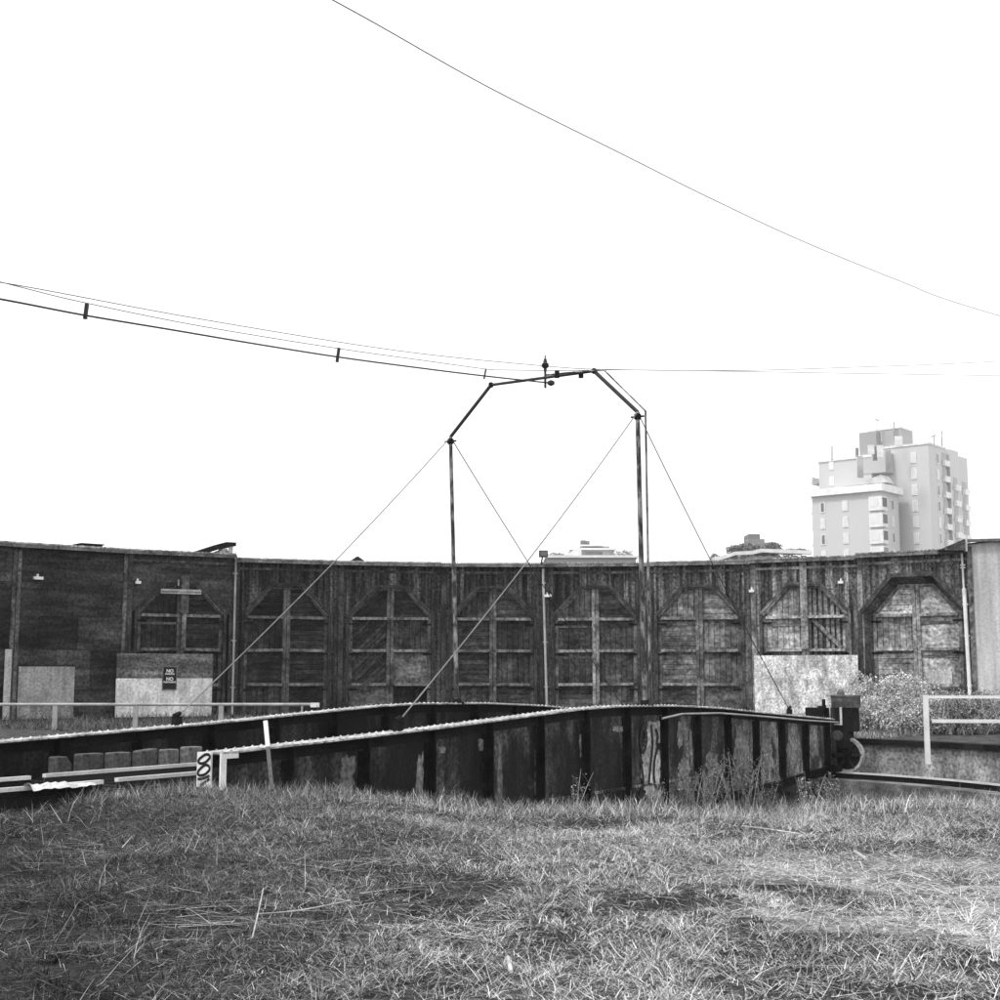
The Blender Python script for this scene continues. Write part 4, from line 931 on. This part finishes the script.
# taller seed stalks
n = 900; x, y = front_field(n); n = len(x)
tag(blades('dry_stalks', x, y, hgt(x, y), rng.uniform(.18, .42, n), rng.uniform(.003, .006, n), rng.uniform(0, .9, n), rng.uniform(0, 6.28, n), rng.uniform(.12, .6, n), curl=.5), 'scattered dry stalks standing above the grass', 'stalks', kind='stuff')
# fringe on the rim of the pit
n = 26000; a = rng.uniform(R(-62), R(62), n) + np.pi; r = RP + rng.random(n) ** 1.5 * .8
x = CX + r * np.sin(a); y = CY + r * np.cos(a)
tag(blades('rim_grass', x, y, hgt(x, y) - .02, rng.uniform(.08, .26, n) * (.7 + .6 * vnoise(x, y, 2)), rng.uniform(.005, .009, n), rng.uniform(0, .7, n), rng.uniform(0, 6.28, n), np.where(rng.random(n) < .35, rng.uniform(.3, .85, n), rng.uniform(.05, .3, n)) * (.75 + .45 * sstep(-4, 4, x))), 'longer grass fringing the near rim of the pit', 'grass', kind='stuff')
# weeds between pit and roundhouse
n = 52000; a = rng.uniform(R(-52), R(44), n); r = RP + .2 + rng.random(n) * 13.2; x = CX + r * np.sin(a); y = CY + r * np.cos(a)
k = (rng.random(n) < .25 + .9 * (vnoise(x, y, .5) > .5) + (r > 25.2)) ; x, y, r = x[k], y[k], r[k]; n = len(x)
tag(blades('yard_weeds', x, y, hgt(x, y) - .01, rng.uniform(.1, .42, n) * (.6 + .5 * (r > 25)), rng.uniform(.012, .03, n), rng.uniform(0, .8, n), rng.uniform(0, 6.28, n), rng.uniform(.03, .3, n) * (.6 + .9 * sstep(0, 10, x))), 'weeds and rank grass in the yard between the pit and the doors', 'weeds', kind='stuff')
# pit floor litter
n = 9000; a = rng.uniform(0, 6.28, n); r = 11 * np.sqrt(rng.random(n)); x = CX + r * np.cos(a); y = CY + r * np.sin(a)
tag(blades('pit_weeds', x, y, np.full(n, -1.76), rng.uniform(.1, .5, n), rng.uniform(.01, .02, n), rng.uniform(0, .8, n), rng.uniform(0, 6.28, n), rng.uniform(.04, .2, n)), 'weeds on the floor of the pit', 'weeds', kind='stuff')

# ------------------------------------------------------------------ bushes
def bramble(px, py_base, Y, w_, h_, n, label, tone=.28, group=None, seed=0):
    c = P(px, py_base, Y); c.z = float(hgt(c.x, Y)); rt = empty('bramble_bush', (c.x, Y, c.z), 0, label, 'bush', group)
    r_ = random.Random(seed); mb = MB(); cs = []
    for i in range(80):
        a = r_.uniform(0, 6.28); L = r_.uniform(.4, 1) * w_ / 2; b0 = Vector((c.x + r_.uniform(-.25, .25) * w_, Y + r_.uniform(-.3, .3), c.z)); tp = r_.uniform(.45, 1.0) * h_
        m_ = b0 + Vector((math.cos(a) * L * .5, math.sin(a) * L * .3, tp)); e = b0 + Vector((math.cos(a) * L, math.sin(a) * L * .5, tp * r_.uniform(.3, .85)))
        mb.tube(catmull([b0, b0 + (m_ - b0) * .55 + Vector((0, 0, tp * .12)), m_, e], 3), [.012] * 10, 4, r_.uniform(.6, 4.5), cap=False)
        for s in (.4, .7, 1.0): q = b0 + (m_ - b0) * s; cs.append((q.x, q.y, q.z, .2, .2, .16))
        cs.append((e.x, e.y, e.z, .2, .2, .16)); q = (m_ + e) / 2; cs.append((q.x, q.y, q.z + .05, .22, .2, .16))
    mb.build('stems', 'bark', rt)
    as_child(leafcloud('foliage', 'leaf', cs, int(n * 1.1), .036, tone * 1.2, (c.x, Y, c.z), .9), rt)
    return rt
bramble(893, 722, 46.0, 3.1, 1.75, 15000, 'large pale tangled bramble bush in front of the rightmost arched door', .42, seed=1)
bramble(868, 728, 43.5, 1.5, 1.1, 5000, 'smaller bramble bush close behind the drive unit of the bridge', .38, seed=2)
bramble(925, 730, 42.5, 2.6, 1.1, 9000, 'low spreading bramble bush behind the left post of the white railing', .38, seed=3)
bramble(965, 728, 42.0, 2.4, 1.25, 8000, 'dark-based bramble bush behind the white railing at the right edge', .22, seed=4)
bramble(1003, 728, 43.0, 2.4, 1.2, 5000, 'bramble bush against the side building, beyond the white railing', .24, seed=5)

def weed(px, Y, h_, label, seed, nst=7, tone=.2):
    c = P(px, 790, Y); z0 = float(hgt(c.x, Y)); rt = empty('tall_weed', (c.x, Y, z0), 0, label, 'weed', 'tall weeds on the near rim of the pit')
    r_ = random.Random(seed); mb = MB(); cs = []
    for i in range(nst):
        b0 = Vector((c.x + r_.uniform(-.12, .12), Y + r_.uniform(-.08, .08), z0)); ln = Vector((r_.uniform(-.3, .3), r_.uniform(-.2, .2), 1)); hh = h_ * r_.uniform(.5, 1)
        pts = [b0 + ln * hh * s + Vector((ln.x * s * s * .2, 0, 0)) for s in (0, .35, .7, 1)]; mb.tube(pts, [.006, .005, .004, .002], 4, r_.uniform(.6, 2.6), cap=False)
        for q in range(8):
            s = r_.uniform(.25, 1); p = b0 + ln * hh * s; d = Vector((r_.uniform(-1, 1), r_.uniform(-1, 1), r_.uniform(.2, .9))).normalized() * hh * .17; mb.tube([p, p + d], [.003, .0015], 3, 1.2, cap=False)
            cs.append((p.x + d.x, p.y + d.y, p.z + d.z, .03, .03, .06))
    mb.build('stems', 'bark', rt); as_child(leafcloud('foliage', 'leaf', cs, 38 * nst, .009, tone * 1.2, (c.x, Y, z0), .5), rt)
weed(715, 16.75, .6, 'tall bushy weed in front of the girder, right of the graffiti panel', 1, 12)
weed(742, 16.8, .78, 'tallest bushy weed in front of the right half of the girder', 2, 13)
weed(692, 16.7, .5, 'short weed left of the tall bushy ones in front of the girder', 3, 9)
weed(765, 17.0, .5, 'short dark weed right of the tall bushy ones', 4, 9)
weed(655, 16.65, .35, 'small weed at the foot of the graffiti panel', 5, 7)
weed(568, 16.6, .55, 'single curved pale weed stem at the middle of the girder', 6, 3, .3)
weed(810, 17.3, .45, 'splayed pale dry weed below the drive wheel', 7, 9, .4)
weed(835, 17.3, .4, 'thin dry weed under the drive unit at the right', 8, 6, .4)
weed(452, 16.65, .25, 'low seed heads at the left middle of the rim', 9, 8, .2)

def branch(name, label, pts, r_, m='pale_board', tone=.8):
    mb = MB(); q = [G(x, y, 0) for x, y in pts]; q = [Vector((p.x, p.y, float(hgt(p.x, p.y)) + .09 + .02 * i)) for i, p in enumerate(q)]
    mb.tube(catmull(q, 4), r_, 6, tone); tag(mb.build(name, m), label, 'stick', 'fallen sticks in the grass')
branch('fallen_stick', 'long pale stick lying in the grass at the right, below the drive wheel', [(742, 833), (770, 838), (801, 848)], .008)
branch('fallen_stick', 'pale stick on the dark hollow at the lower left', [(252, 953), (258, 925), (263, 905)], .005, 'bark', 3)
branch('fallen_stick', 'long thin stick lying level at the lower left', [(255, 922), (300, 920), (350, 915)], .005, 'bark', 3)
branch('fallen_stick', 'short stub of pale wood at the bottom centre of the bank', [(511, 975), (508, 965)], .012)
branch('fallen_stick', 'stick by the bare straw patch at the lower right', [(855, 858), (866, 868)], .014)

# ------------------------------------------------------------------ haze
hm = bpy.data.materials.new('haze'); hm.use_nodes = True; hn = hm.node_tree.nodes; hn.clear()
pv = hn.new('ShaderNodeVolumePrincipled'); pv.inputs['Color'].default_value = (.97, .97, .97, 1); pv.inputs['Density'].default_value = .0003; pv.inputs['Anisotropy'].default_value = .2
ho = hn.new('ShaderNodeOutputMaterial'); hm.node_tree.links.new(pv.outputs[0], ho.inputs['Volume'])
mb = MB(); mb.box(-230, 330, -200, 290, -3.5, 52)
MATS['haze'] = hm; hz = mb.build('haze', 'haze'); tag(hz, 'thin pale mist filling the air over the yard', 'haze', kind='stuff')
